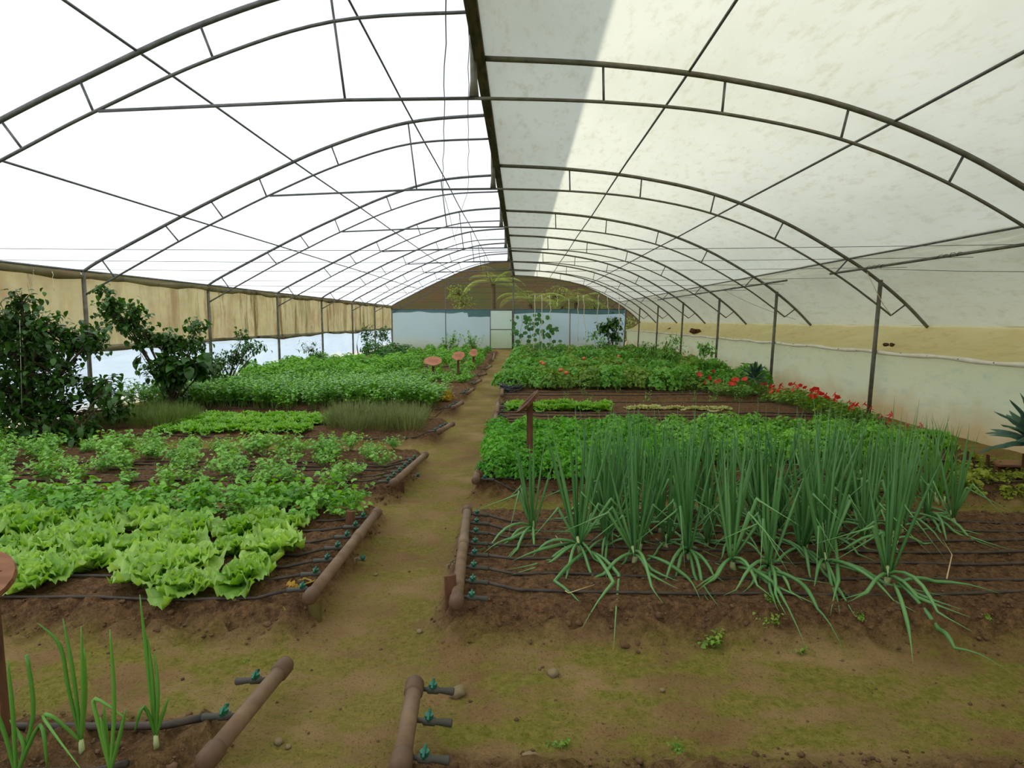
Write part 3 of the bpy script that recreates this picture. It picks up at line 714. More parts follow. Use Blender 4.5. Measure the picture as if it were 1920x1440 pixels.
# ------------------------------------------------------------------ signs
def slice_outline(w, h, n=18, seed=1, wob=.12):
    rr = random.Random(seed); return [(w*math.cos(2*PI*i/n)*(1+rr.uniform(-wob, wob)), h*math.sin(2*PI*i/n)*(1+rr.uniform(-wob, wob))) for i in range(n)]
def sign(name, base, ph, w, h, tilt, label, seed, rz=0., th=.035, postw=.03, face='wood_face', axis='X', wob=.1, off=(0, 0, 0)):
    o = empty(name, base, rz, label, 'sign')
    m = MB(); m.box((-postw, -postw*.6, -.15), (postw, postw*.6, ph)); m.build('post', M['wood_dark'], o, smooth=False)
    mt = Matrix.Translation((off[0], off[1], ph+off[2])) @ Matrix.Rotation(tilt, 4, axis)
    ol = slice_outline(w, h, seed=seed, wob=wob); m = MB(); n = len(ol)
    for z, k in ((0, .93), (th, 1)):
        for x, y in ol: m.v.append(mt @ Vector((x*k, y*k, z)))
    m.face(list(range(n))[::-1]); m.face([n+i for i in range(n)])
    for i in range(n): m.face([i, (i+1) % n, n+(i+1) % n, n+i]); m.m[-1] = 1
    b = m.build('board', [M[face], M['wood_edge'] if face == 'wood_face' else M[face]], o, smooth=False)
    m = MB()
    for r_ in range(3):                    # faint worn carved lines
        yy = (.35-.35*r_)*h*.8; m.tube([mt @ Vector((w*(-.55+1.1*t/14), yy+.05*h*math.sin(t*2.2+r_), th+.001)) for t in range(15)], w*.012, 4)
    m.build('carving', M['carve'], b)
    return o
def gs(px, py, Y): q = AY(px, py, Y); return q
q = gs(812, 677, 15.3); sign('wooden_sign', (q.x, q.y, .1), q.z-.12, .23, .20, .52, 'wide wooden slice sign on a short post, nearest of the three at the back left', 3)
q = gs(859, 667, 16.4); sign('wooden_sign', (q.x, q.y, .1), q.z-.12, .165, .19, .62, 'reddish pointed wooden slice sign, middle of the three at the back left', 5, wob=.2)
q = gs(888, 661, 19.0); sign('wooden_sign', (q.x, q.y, .1), q.z-.12, .13, .17, .7, 'small round wooden slice sign nearest the path at the back left', 8)
q = G(997, 889, BH); sign('wooden_sign', (q.x-.02, q.y, BH), .72, .145, .19, -.80, 'weathered wooden sign on a tall post, seen edge-on beside the parsley', 4, th=.03, postw=.03, face='wood_dark', axis='Y', off=(0, 0, -.03))
q = AY(-28, 1085, 2.05); sign('wooden_sign', (q.x, q.y, .05), q.z-.06, .115, .10, .75, 'round reddish brown wooden sign cut by the left edge beside the lettuces', 9, th=.03, face='board', wob=.03)

# ------------------------------------------------------------------ plants
def stem_arc(m, base, az, el, L, droop, r, ns=4, n=3):
    p = Vector(base); pts = [p.copy()]; e = el
    for i in range(ns):
        p = p+Vector((math.cos(e)*math.cos(az), math.cos(e)*math.sin(az), math.sin(e)))*(L/ns); e -= droop/ns; pts.append(p.copy())
    m.tube(pts, [r*(1-.6*i/ns) for i in range(ns+1)], n, cap=False); return pts, e

def lettuce_mesh(size=.15, nleaf=15, seed=0, name='lettuce', mat='lettuce'):
    random.seed(seed); m = MB()
    for k in range(nleaf):
        q = k/nleaf; az = k*2.4+R(-.3, .3); el = .1+1.15*q+R(-.12, .12); L = size*R(1.05, 1.3)*(1-.35*q); W = L*R(.95, 1.15)
        nu, nv = 14, 7; b = len(m.v); p = Vector((0, 0, .01)); e = el+.35; ca, sa = math.cos(az), math.sin(az)
        side = Vector((-sa, ca, 0)); ph = R(0, 6); m.tone = R(0, 1)
        for i in range(nv+1):
            t = i/nv; w = W*.5*(.16+.95*t**.7) if t < .85 else W*.5*.95
            nrm = Vector((-math.sin(e)*ca, -math.sin(e)*sa, math.cos(e)))
            fwd = Vector((math.cos(e)*ca, math.cos(e)*sa, math.sin(e)))
            for j in range(nu+1):
                u = j/nu*2-1
                ruf = (abs(u)**1.5*.9+.5*t**3)*size*.17
                rz_ = math.sin(u*9+ph+i*2.1)*ruf*.7+R(-1, 1)*ruf*.35+(ruf*.4 if (i+j) % 2 else -ruf*.4)*(abs(u) > .5 or t > .6)
                ex = -abs(u)**2.2*L*.22*t+(R(.1, 1) if j % 2 else R(-1, .1))*L*.03*(t > .8 or abs(u) > .9)
                m.v.append(p+side*(u*w*(1+R(-.05, .08)*(abs(u) > .9)))+nrm*(rz_+abs(u)**2*w*.35)+fwd*ex)
            p = p+fwd*(L/nv); e -= (.95*(1-q*.5))/nv
        for i in range(nv):
            for j in range(nu):
                a = b+i*(nu+1)+j; edge = max(abs(j+.5-nu/2)/(nu/2), (i+1)/nv)**3; t0_ = m.tone = min(.75, max(0, m.tone+R(-.05, .05))); m.tone = min(1, t0_*.8+.45*edge*R(.5, 1)); m.face([a, a+1, a+nu+2, a+nu+1]); m.tone = t0_  # highlights painted into tone: frilled edges and tips paler than the leaf base
    return m.mesh(name, M[mat])
def herb_mesh(seed, hgt=.2, spread=.12, ns=14, nl=7, lr=.018, mat='cori', name='herb', deep=.4, el=(.7, 1.45), stemmat='stem', lpos=.35, clus=.035, nlob=7):
    """leafy herb: arching stems carrying lobed leaflets"""
    random.seed(seed); m = MB()
    for k in range(ns):
        az = R(0, 2*PI); e = R(*el); L = hgt*R(.7, 1.15); m.mi = 1; m.tone = R(.2, .8)
        pts, _ = stem_arc(m, (R(-.02, .02), R(-.02, .02), 0), az, e, L, R(.1, .7), .0022)
        m.mi = 0; m.tone = R(0, 1)
        for i in range(nl):
            t = lpos+(1-lpos)*i/max(1, nl-1); f = t*(len(pts)-1); a = int(min(f, len(pts)-2)); c = pts[a].lerp(pts[a+1], f-a)
            c = c+Vector((R(-1, 1), R(-1, 1), R(-.5, .7)))*clus
            m.tone = min(1, max(0, m.tone+R(-.25, .25)))
            m.lobed(c, (R(-.7, .7)+.4*math.cos(az), R(-.7, .7)+.4*math.sin(az), 1), lr*R(.7, 1.25), nlob, deep, R(0, 6))
    return m.mesh(name, [M[mat], M[stemmat]], smooth=False)
def dome_mesh(seed, rad, hgt, n, lr, mat, name, deep=.5, nlob=9, stems=10, tilt=.9):
    """clump: leaflets crowding a dome"""
    random.seed(seed); m = MB()
    for k in range(stems):
        m.mi = 1; stem_arc(m, (R(-.03, .03), R(-.03, .03), 0), R(0, 6.3), R(.7, 1.4), hgt, R(0, .5), .0025)
    m.mi = 0
    for k in range(n):
        a = R(0, 2*PI); q = math.sqrt(random.random()); ph = q*PI/2*.98; rr = R(.72, 1.06)
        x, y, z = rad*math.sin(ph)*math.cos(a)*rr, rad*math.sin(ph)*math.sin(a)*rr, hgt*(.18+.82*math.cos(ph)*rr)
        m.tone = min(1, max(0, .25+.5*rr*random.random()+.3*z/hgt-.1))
        m.lobed((x, y, z), (math.sin(ph)*math.cos(a)+R(-tilt, tilt), math.sin(ph)*math.sin(a)+R(-tilt, tilt), math.cos(ph)+.35), lr*R(.7, 1.3), nlob, deep, R(0, 6))
    return m.mesh(name, [M[mat], M['stem']], smooth=False)
def tall_mesh(seed, hgt, spread, ns, mat, name, ll=.05, lw=.03, per=9, stem='stem', droop=.8, shape='ovate', lo=.2):
    """upright stems with ovate leaves"""
    random.seed(seed); m = MB()
    for k in range(ns):
        az = R(0, 2*PI); m.mi = 1; m.tone = R(.2, .8)
        pts, _ = stem_arc(m, (R(-.5, .5)*spread, R(-.5, .5)*spread, 0), az, R(1.05, 1.5), hgt*R(.7, 1.1), R(0, .5), .004, 5)
        m.mi = 0
        for i in range(per):
            t = lo+(1-lo)*(i+R(0, .8))/per; f = min(t, .999)*(len(pts)-1); a = int(f); c = pts[a].lerp(pts[a+1], f-a)
            m.tone = R(0, 1)
            m.blade(c, R(0, 2*PI), R(-.1, .9), ll*R(.7, 1.2), lw*R(.8, 1.2), droop, 3, .2, shape)
    return m.mesh(name, [M[mat], M[stem]])
def spiky_mesh(seed, rad, hgt, n, mat, name):
    random.seed(seed); m = MB()
    for k in range(n):
        a = R(0, 2*PI); q = math.sqrt(random.random())*rad; x, y = q*math.cos(a), q*math.sin(a)
        L = hgt*R(.6, 1.05)*(1-.35*(q/rad)**2); lean = .25+.7*q/rad; m.tone = R(0, 1)
        az = a+R(-.6, .6); e = PI/2-lean*R(.2, .8); p = Vector((x*.75, y*.75, R(0, .05)))
        d = Vector((math.cos(e)*math.cos(az), math.cos(e)*math.sin(az), math.sin(e)))
        m.blade(p, az, e, L, .007, .2, 2, .3, 'strap')
        for i in range(9):
            c = p+d*L*(.25+.08*i); m.blade(c, R(0, 6.3), R(.3, 1.1), .022, .006, .2, 1, 0, 'strap')
    return m.mesh(name, M[mat], smooth=False)

def onion_tube(m, pts, r, tone):
    m.tone = tone; n = len(pts)
    m.tube(pts, [r*(.75+.35*math.sin(PI*min(1, i/(n-1)*1.25))) * (1 if i/(n-1) < .55 else max(.08, 1-(i/(n-1)-.55)/.45*.95)) for i in range(n)], 6)
def onion_mesh(seed, hgt=.85, nup=8, ndrop=4, nbent=2, r=.0095, name='onion_leaves', mat='onion', front=False):
    random.seed(seed); m = MB()
    for k in range(nup):
        az = R(0, 2*PI); lean = R(.02, .27); L = hgt*R(.72, 1.05); cur = R(-.12, .12)
        p = Vector((math.cos(az)*.015, math.sin(az)*.015, .05)); pts = [p.copy()]; e = PI/2-lean
        for i in range(8):
            p = p+Vector((math.cos(e)*math.cos(az), math.cos(e)*math.sin(az), math.sin(e)))*(L/8); e += cur/8+R(-.01, .01); pts.append(p.copy())
        onion_tube(m, pts, r*R(.8, 1.15), R(0, .6))
    for k in range(nbent):                 # snapped leaves: up, then folded over
        az = R(0, 2*PI); e = R(1.0, 1.35); L1 = hgt*R(.3, .55); L2 = hgt*R(.3, .5)
        d1 = Vector((math.cos(e)*math.cos(az), math.cos(e)*math.sin(az), math.sin(e))); az2 = az+R(-.6, .6); e2 = -R(.2, 1.1)
        d2 = Vector((math.cos(e2)*math.cos(az2), math.cos(e2)*math.sin(az2), math.sin(e2)))
        p = Vector((0, 0, .05)); k1 = p+d1*L1; end = k1+d2*L2
        if end.z < .02: end = k1+d2*(L2*(k1.z-.02)/(k1.z-end.z))
        onion_tube(m, [p, p+d1*L1*.5, k1-d1*.01, k1+Vector((0, 0, .003)), k1+d2*.02, k1.lerp(end, .5), end], r*.95, R(.4, 1))
    for k in range(ndrop):                 # limp leaves lying on the soil
        az = R(0, 2*PI) if not front else R(-2.6, -.5); L = hgt*R(.45, .8); e = R(.15, .8); p = Vector((0, 0, .06)); pts = [p.copy()]
        for i in range(9):
            e -= R(.1, .35) if p.z > .03 else 0
            if p.z < .02: e = max(e, R(-.02, .04))
            p = p+Vector((math.cos(e)*math.cos(az), math.cos(e)*math.sin(az), math.sin(e)))*(L/9); p.z = max(p.z, .012); az += R(-.08, .08); pts.append(p.copy())
        onion_tube(m, pts, r*.95, R(.4, 1))
    me = m.mesh(name, M[mat])
    b = MB()
    for k in range(2): b.tube([(R(-.015, .015), R(-.015, .015), -.01), (R(-.01, .01), R(-.01, .01), .05), (R(-.015, .015), R(-.015, .015), .11)], [.015, .012, .010], 8)
    return me, b.mesh('shank', M['bulb'])

def put(name, me, x, y, label, cat, group, s=1., z=None, parts=(), rz=None, sz=None):
    o = bpy.data.objects.new(name, me); COL.objects.link(o)
    o.location = (x, y, (H(x, y)-.005) if z is None else z); o.rotation_euler = (R(-.06, .06), R(-.06, .06), R(0, 2*PI) if rz is None else rz)
    o.scale = (s, s, s if sz is None else sz)
    for pn, pm in parts:
        c = bpy.data.objects.new(pn, pm); COL.objects.link(c); c.parent = o
    return tag(o, label, cat, group)
def rows(name, meshes, cat, group, what, ylist, x0, x1, nx, side, s=(.85, 1.15), jit=(.06, .04), skip=0., parts=None, words=('front', 'row'), sz=None, xoff=None):
    """rows run away from the path; plants counted from the path outward"""
    for r_, y in enumerate(ylist):
        c = 0
        for i in range(nx):
            if random.random() < skip: continue
            x = x0+(x1-x0)*(i+.5*(r_ % 2)*.6)/max(1, nx-1)+R(-1, 1)*jit[0]; yy = y+R(-1, 1)*jit[1]
            k = random.randrange(len(meshes)); q = R(*s)
            lab = '%s, %s from path in %s row' % (what, ORD[min(c, 27)], ORD[r_])
            put(name, meshes[k], x, yy, lab, cat, group, q, parts=(parts[k] if parts else ()), sz=(q*sz if sz else None)); c += 1

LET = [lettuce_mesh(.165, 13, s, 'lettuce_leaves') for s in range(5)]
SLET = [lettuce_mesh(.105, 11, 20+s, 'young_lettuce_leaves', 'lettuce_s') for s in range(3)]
CEL = [herb_mesh(40+s, .25, .12, 13, 8, .030, 'celery', 'celery_leaves', .35, (.6, 1.4), 'stem_w', .4, .035) for s in range(4)]
COR = [herb_mesh(50+s, .22, .12, 18, 9, .019, 'cori', 'coriander_leaves', .35, (.75, 1.45), 'stem_w', .35, .03) for s in range(4)]
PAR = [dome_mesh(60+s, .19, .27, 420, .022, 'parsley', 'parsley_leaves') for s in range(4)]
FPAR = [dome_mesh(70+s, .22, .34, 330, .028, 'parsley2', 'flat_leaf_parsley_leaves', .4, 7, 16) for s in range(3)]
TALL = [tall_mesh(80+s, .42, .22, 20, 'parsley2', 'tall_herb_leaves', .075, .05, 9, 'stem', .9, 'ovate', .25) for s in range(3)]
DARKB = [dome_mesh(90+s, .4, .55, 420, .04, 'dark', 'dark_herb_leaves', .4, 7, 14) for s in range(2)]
THY = [spiky_mesh(100+s, .30, .36, 300, 'thyme', 'rosemary_leaves') for s in range(3)]
THYG = [spiky_mesh(110+s, .30, .34, 300, 'thyme_g', 'rosemary_leaves') for s in range(2)]
LOW = [herb_mesh(120+s, .20, .12, 14, 6, .032, 'celery', 'seedling_leaves', .3, (.4, 1.3), 'stem', .3, .06, 6) for s in range(3)]
YEL = [herb_mesh(130, .26, .14, 14, 8, .034, 'yellow', 'yellowed_leaves', .3, (.4, 1.3), 'stem', .3, .06, 6)]
random.seed(11)
# --- left beds
ls = list(range(5))
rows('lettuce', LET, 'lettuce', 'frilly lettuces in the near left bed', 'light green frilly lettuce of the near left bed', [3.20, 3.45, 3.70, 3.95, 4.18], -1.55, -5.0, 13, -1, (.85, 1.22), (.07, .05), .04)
rows('celery_plant', CEL, 'celery', 'leafy celery rows behind the lettuces', 'mid green leafy plant behind the lettuces', [4.38, 4.56, 4.74], -1.36, -5.6, 19, -1, (.8, 1.1), (.08, .04), .05)
rows('coriander_plant', COR, 'coriander', 'coriander in the sparse left bed', 'small leafy coriander plant', [5.42, 5.72, 6.02, 6.32, 6.62, 6.85], -1.45, -6.4, 17, -1, (.6, 1.25), (.16, .08), .08)
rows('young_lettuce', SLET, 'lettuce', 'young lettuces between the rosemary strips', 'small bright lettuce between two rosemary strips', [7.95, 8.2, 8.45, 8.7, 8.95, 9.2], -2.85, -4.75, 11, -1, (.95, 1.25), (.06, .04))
for i, (x, y) in enumerate([(-1.50, 8.1), (-1.85, 8.2), (-2.2, 8.05), (-2.5, 8.25), (-1.6, 8.55), (-2.0, 8.65), (-2.4, 8.6), (-1.55, 9.0), (-1.95, 9.05), (-2.35, 9.05), (-2.65, 8.8)]):
    put('rosemary_bush', THY[i % 3], x, y, 'grey green rosemary bush in the strip by the path, %s from the front right' % ORD[i], 'rosemary', 'rosemary bushes by the path', R(.85, 1.1))
for i, (x, y) in enumerate([(-4.95, 8.3), (-5.3, 8.4), (-5.65, 8.3), (-4.9, 8.7), (-5.3, 8.85), (-5.7, 8.8), (-5.2, 9.3), (-6.0, 8.5), (-5.6, 9.25), (-6.0, 9.1)]):
    put('rosemary_bush', THYG[i % 2], x, y, 'greenish rosemary bush beside the dark tree, %s from the path side' % ORD[i], 'rosemary', 'rosemary bushes beside the tree', R(.85, 1.1))
rows('tall_parsley', TALL, 'parsley', 'tall parsley in the dense left bed', 'tall green parsley plant in the dense bed', [10.3, 10.6, 10.9, 11.2, 11.5], -1.5, -6.5, 18, -1, (.85, 1.15), (.08, .07))
rows('tall_parsley', TALL, 'parsley', 'tall parsley further back on the left', 'tall green parsley plant behind the dense bed', [12.1, 12.45, 12.8, 13.2], -2.0, -6.5, 15, -1, (.75, 1.05), (.1, .08))
for i, (x, y) in enumerate([(-1.45, 11.4), (-1.40, 11.0), (-1.7, 11.7), (-1.6, 12.1), (-3.2, 11.8)]):
    put('yellowed_parsley', YEL[0], x, y, 'yellowing leafy plant at the bed corner by the path, %s from the front' % ORD[i], 'parsley', 'yellowing plants on the left', R(.8, 1.1))
rows('seedling', LOW, 'seedling', 'low seedlings in the signed bed', 'low green seedling in the bed with wooden signs', [14.4, 14.8, 15.2, 15.6, 16.5, 17.0], -1.4, -3.6, 7, -1, (.85, 1.2), (.12, .1))
rows('bushy_parsley', FPAR, 'parsley', 'bushy parsley along the left wall', 'bushy parsley near the left wall behind the dense bed', [14.3, 15.0, 15.7, 16.4, 17.3, 18.2, 19.2, 20.3], -3.7, -6.5, 7, -1, (1.0, 1.5), (.15, .2))
rows('bushy_parsley', FPAR, 'parsley', 'bushy parsley at the back left', 'bushy green plant behind the wooden signs', [18.2, 19.4, 20.6, 22.2, 23.8, 25.6, 28], -1.45, -4.2, 6, -1, (.9, 1.3), (.15, .2))
for i, (px, Y) in enumerate([(735, 23), (700, 24), (760, 25), (725, 21), (845, 28), (885, 27.5)]):
    q = AY(px, 600, Y)
    if i < 4: put('dark_herb_bush', DARKB[i % 2], q.x, q.y, 'dark green feathery bush near the far left corner, %s in depth order' % ORD[[1, 2, 3, 0][i]], 'bush', 'dark bushes at the back left', 1.25, sz=1.2)
    else: put('upright_herb', TALL[i % 2], q.x, q.y, 'tall leafy herb before the end wall, %s of two' % ['left', 'right'][i-4], 'herb', 'tall herbs before the end wall', 1.7, sz=2.3)

# --- right beds
rows('parsley_plant', PAR, 'parsley', 'curly parsley in the right bed', 'curly green parsley clump in the right bed', [5.62, 5.95, 6.3, 6.65, 7.0, 7.35, 7.65], -.28, 1.4, 7, 1, (.85, 1.15), (.06, .05))
rows('flat_parsley_plant', FPAR, 'parsley', 'flat parsley behind the spring onions', 'flat-leaved parsley clump behind the spring onions', [6.25, 6.6, 6.95, 7.3, 7.6], 1.7, 4.0, 9, 1, (.75, .95), (.08, .06))
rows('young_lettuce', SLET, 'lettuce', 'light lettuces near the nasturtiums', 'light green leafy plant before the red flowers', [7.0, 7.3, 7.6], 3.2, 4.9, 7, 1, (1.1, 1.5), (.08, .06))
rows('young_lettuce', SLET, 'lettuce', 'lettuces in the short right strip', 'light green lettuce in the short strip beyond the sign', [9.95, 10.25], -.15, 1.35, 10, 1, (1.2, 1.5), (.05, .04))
for i, px in enumerate([1188, 1205, 1225, 1262, 1272, 1302, 1318, 1338, 1358]):
    q = G(px, 768, BH); put('wilted_cabbage', lettuce_mesh(.15, 6, 140+i % 3, 'wilted_leaves', 'wilt') if i < 3 else bpy.data.meshes['wilted_leaves'], q.x, q.y, 'wilted pale cabbage on bare soil, %s from the left' % ORD[i], 'cabbage', 'wilted cabbages on the bare soil', R(.8, 1.2), sz=.5)
TOM = [tall_mesh(150+s, .38, .4, 12, 'tom', 'tomato_leaves', .12, .07, 7, 'stem', 1.4, 'ovate', .3) for s in range(3)]
M['tom_y'] = leafmat('fading_tomato_leaf', rgb(88, 132, 44), rgb(144, 174, 78), .33, .5, .3)
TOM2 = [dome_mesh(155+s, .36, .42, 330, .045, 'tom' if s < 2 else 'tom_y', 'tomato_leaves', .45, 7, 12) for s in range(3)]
def tomato_ball(): m = MB(); m.ball((0, 0, 0), .055, 10, 7, .85); return m.mesh('tomato', M['tomato'])
TB = tomato_ball()
rows('tomato_plant', [TOM[0], TOM2[0], TOM[1], TOM2[1], TOM[2], TOM2[2]], 'tomato plant', 'tomato plants in the back right beds', 'bushy green tomato plant in the back right beds',
     [13.1, 13.7, 14.3, 15.0, 15.8, 16.7, 17.7, 18.9, 20.2, 21.6, 23.2, 25.2, 27.5], -.15, 4.9, 11, 1, (.9, 1.25), (.15, .15))
SP = [tall_mesh(160+s, .38, .12, 4, 'tom', 'thin_tomato_leaves', .06, .03, 6, 'stem', 1.2, 'ovate', .2) for s in range(2)]
rows('thin_tomato_plant', SP, 'tomato plant', 'thin tomato plants on the bare soil strip', 'thin scraggly plant on the soil before the tomato bed', [11.5, 12.3, 12.8], .4, 4.7, 9, 1, (.7, 1.1), (.2, .1), .1)
for i, (px, py, Y) in enumerate([(1009, 763, 0), (1052, 694, 12.7), (1062, 699, 12.6), (1019, 682, 14.3), (1015, 679, 14.5), (1095, 672, 15.3), (1160, 668, 16.2)]):
    q = AY(px, py, Y) if Y else G(px, 730, .2)
    if i == 0: q = G(1014, 726, .19)
    c = bpy.data.objects.new('tomato', TB); COL.objects.link(c); c.location = q
    if Y: c.location.z = max(q.z, .35)
    tag(c, 'ripe orange red tomato among the back right plants, %s' % ['lying nearest on bare soil', 'upper of the near pair', 'lower of the near pair', 'right of the far pair', 'left of the far pair', 'single one in the middle', 'farthest right'][i], 'tomato', 'ripe tomatoes'); c.scale = (.85, .85, .85)

# onions
ON = []; ONP = []
for s in range(7):
    a, b = onion_mesh(200+s, .84, 7+s % 4, 3, 3, r=.0085); ON.append(a); ONP.append([('shank', b)])
ONF = [onion_mesh(220+s, .84, 7, 5, 3, front=True) for s in range(4)]
random.seed(21)
fr_px = [(998, 1000), (1085, 1032), (1190, 1050), (1372, 1060), (1440, 1068), (1545, 1062), (1662, 1092), (1505, 1036), (1290, 1040)]
for i, (px, py) in enumerate(fr_px):
    q = G(px, py, BH+.02); a, b = ONF[i % 4]
    side = sum(1 for p in fr_px if p[0] <= px)-1
    o = put('spring_onion', a, q.x, q.y, 'big spring onion with drooping leaves on the front bed edge, %s from left' % ORD[side], 'spring onion', 'spring onions along the front edge', R(.95, 1.05) if i else .9, parts=[('shank', b)], rz=R(-.5, .5))
for i, (px, py) in enumerate([(1737, 975), (1787, 975)]):
    q = G(px, py, BH+.02); a, b = ONF[i]
    put('spring_onion', a, q.x, q.y, 'spring onion standing apart at the right end of the bed, %s' % ['left one', 'right one'][i], 'spring onion', 'spring onions apart on the right', .95-.1*i, parts=[('shank', b)])
for r_, py in enumerate([1020, 995, 970, 948]):
    c = 0
    for i in range(11):
        px = 1095+(1690-1095)*(i+.5*(r_ % 2))/10.5+R(-20, 20)
        q = G(px, py+R(-7, 7), BH+.02); k = random.randrange(7)
        put('spring_onion', ON[k], q.x, q.y, 'upright spring onion in the bed, %s from left in %s row' % (ORD[c], ORD[r_]), 'spring onion', 'upright spring onions in the bed', R(.84, 1.06), parts=ONP[k]); c += 1
YO = [onion_mesh(240+s, .55, 6, 1, 1, r=.006, mat='onion_l') for s in range(2)]
for i in range(16):
    px = R(1660, 1790); q = G(px, R(868, 925), BH)
    a, b = YO[i % 2]; put('young_onion', a, q.x, q.y, 'thin young onion behind the bed on the right, before the wall', 'onion', 'thin young onions by the right wall', R(.8, 1.15), parts=[('shank', b)])
# bottom left onions
NO = []
def smooth3(P_, per=4):
    out = []
    for i in range(len(P_)-1):
        p0, p1, p2, p3 = P_[max(i-1, 0)], P_[i], P_[i+1], P_[min(i+2, len(P_)-1)]
        for j in range(per):
            t = j/per; out.append(.5*((2*p1)+(p2-p0)*t+(2*p0-5*p1+4*p2-p3)*t*t+(3*p1-p0-3*p2+p3)*t**3))
    return out+[P_[-1].copy()]
def cut_onion(px, py, leaves, lab):
    q = G(px, py, .12); Y = q.y; m = MB(); o_ = Vector((q.x, q.y, H(q.x, q.y)))
    for pts in leaves:
        ps = [o_+Vector((0, 0, .04))]+[AY(x, y, Y+dy) for x, y, dy in pts]
        sm = smooth3([v-o_ for v in ps])
        cut = len(pts[-1]) and pts[-1][1] < 1235 and px < 60
        m.tone = R(.2, .9); n = len(sm); r0 = .006
        m.tube(sm, [r0*(.8+.3*math.sin(PI*i/n)) if cut else r0*(.9+.2*math.sin(PI*i/n))*(1 if i < n*.6 else max(.12, 1-(i/n-.6)/.4)) for i in range(n)], 7)
    ob = m.build('spring_onion', M['onion_l'], loc=o_)
    tag(ob, lab, 'spring onion', 'onions at the bottom left')
    b = MB(); b.tube([(0, 0, -.02), (0, 0, .02), (0, 0, .05)], [.010, .009, .007], 8); b.build('shank', M['bulb'], ob)
cut_onion(30, 1452, [[(24, 1340, 0), (14, 1237, 0)], [(62, 1340, .02), (50, 1228, .03)], [(75, 1360, -.03), (88, 1440, -.05)], [(10, 1380, 0), (-25, 1290, 0)], [(45, 1400, .0), (18, 1350, .02)]], 'leftmost bottom onion with two leaves cut off square')
cut_onion(152, 1388, [[(128, 1290, 0), (112, 1210, 0), (70, 1168, -.02)], [(138, 1270, 0), (118, 1160, .01)], [(155, 1290, 0), (152, 1175, 0)], [(160, 1310, .02), (158, 1215, .03)], [(100, 1345, -.03), (84, 1350, -.04), (150, 1440, -.2)]], 'bottom left onion with a fan of thin pointed leaves beside the hose')
cut_onion(207, 1446, [[(214, 1320, 0), (206, 1180, 0)], [(185, 1360, 0), (178, 1310, .01), (240, 1350, .0)], [(195, 1380, 0), (188, 1345, 0)], [(222, 1390, 0), (236, 1330, 0)], [(200, 1390, .02), (194, 1318, .03)]], 'bottom left onion with short bent leaves, third from the left')
cut_onion(292, 1380, [[(278, 1260, 0), (262, 1115, 0)], [(286, 1280, 0), (276, 1190, .01)], [(296, 1300, 0), (290, 1225, .02)], [(270, 1325, -.03), (252, 1372, -.04)], [(305, 1340, 0), (315, 1310, 0)]], 'bottom left onion with one very tall straight leaf, farthest right')
# fallen leaves in front of the onion bed
for i, pts in enumerate([[(1102, 1032), (1040, 1090), (1110, 1165)], [(1110, 1035), (1150, 1092), (1090, 1180)], [(1112, 1036), (1160, 1100), (1150, 1220)], [(1440, 1072), (1500, 1092), (1532, 1160), (1580, 1215)], [(1386, 1064), (1450, 1092), (1512, 1215)],
        [(1565, 1003), (1572, 1090), (1556, 1165)], [(1676, 1095), (1700, 1170), (1712, 1245)], [(1684, 1092), (1760, 1180), (1790, 1215), (1885, 1255)], [(1690, 1090), (1750, 1120), (1878, 1136)], [(1012, 995), (960, 1010), (905, 1038)], [(1075, 1018), (960, 1052)], [(1215, 1042), (1285, 1100), (1312, 1146)]]):
    P3 = []
    for j, (x, y) in enumerate(pts):
        z = BH+.05 if j == 0 else (BH+.04 if y < 1100 else .07)
        v = G(x, y, z); v.z = max(v.z, H(v.x, v.y)+.012); P3.append(v)
    ps = []
    for a, b in zip(P3, P3[1:]): ps += [a.lerp(b, t/4)+Vector((0, 0, .02*math.sin(PI*t/4))) for t in range(4)]
    ps.append(P3[-1]); m = MB(); onion_tube(m, ps, .0105, R(.4, 1))
    tag(m.build('fallen_onion_leaf', M['onion']), 'limp onion leaf bent over the bed edge, %s' % ['folded back left of the front', 'crossing the leftmost folded one', 'hanging straight below the left clump', 'curving right in the middle', 'hanging thin in the middle', 'snapped over in the middle right', 'hanging below the right clump', 'longest, reaching the mossy aisle at right', 'lying flat to the far right', 'lying left toward the pipe', 'lying low behind the left clump', 'short between left and middle clumps'][i], 'onion leaf', 'limp onion leaves over the bed edge')

# weeds and small bits
WEED = [herb_mesh(300+s, .07, .04, 9, 5, .012, 'weed', 'weed_leaves', .3, (.3, 1.3), 'stem', .3, .02, 6) for s in range(2)]
for i, (px, py, s) in enumerate([(1340, 1205, 1.5), (1445, 1185, 1.4), (1500, 1215, .8), (1612, 1180, .7), (1050, 1385, .9), (1270, 1392, .8), (541, 1168, .6), (462, 1225, .4), (712, 912, 1.0), (914, 790, 1.2), (1445, 1160, .8), (1850, 1180, .5)]):
    q = G(px, py, .03); put('weed', WEED[i % 2], q.x, q.y, 'tiny green weed on bare soil, %s' % ['largest below the onions', 'tall one right of the largest', 'small low one under the middle onions', 'thin one below the right onions', 'single sprig in the bottom centre', 'faint tuft on the bottom right moss', 'two-leaved sprout below the lettuce bed', 'pinpoint sprout on the left moss', 'at the foot of the coriander bed pipe', 'low one spilling on the path by the parsley', 'upper one on the onion slope', 'faint one on the right slope'][i], 'weed', 'small weeds on bare soil', s*.75)
CLO = [herb_mesh(310+s, .06, .05, 16, 5, .016, 'clover', 'ground_weed_leaves', .3, (.1, 1.2), 'stem', .3, .03, 6) for s in range(2)]
random.seed(5)
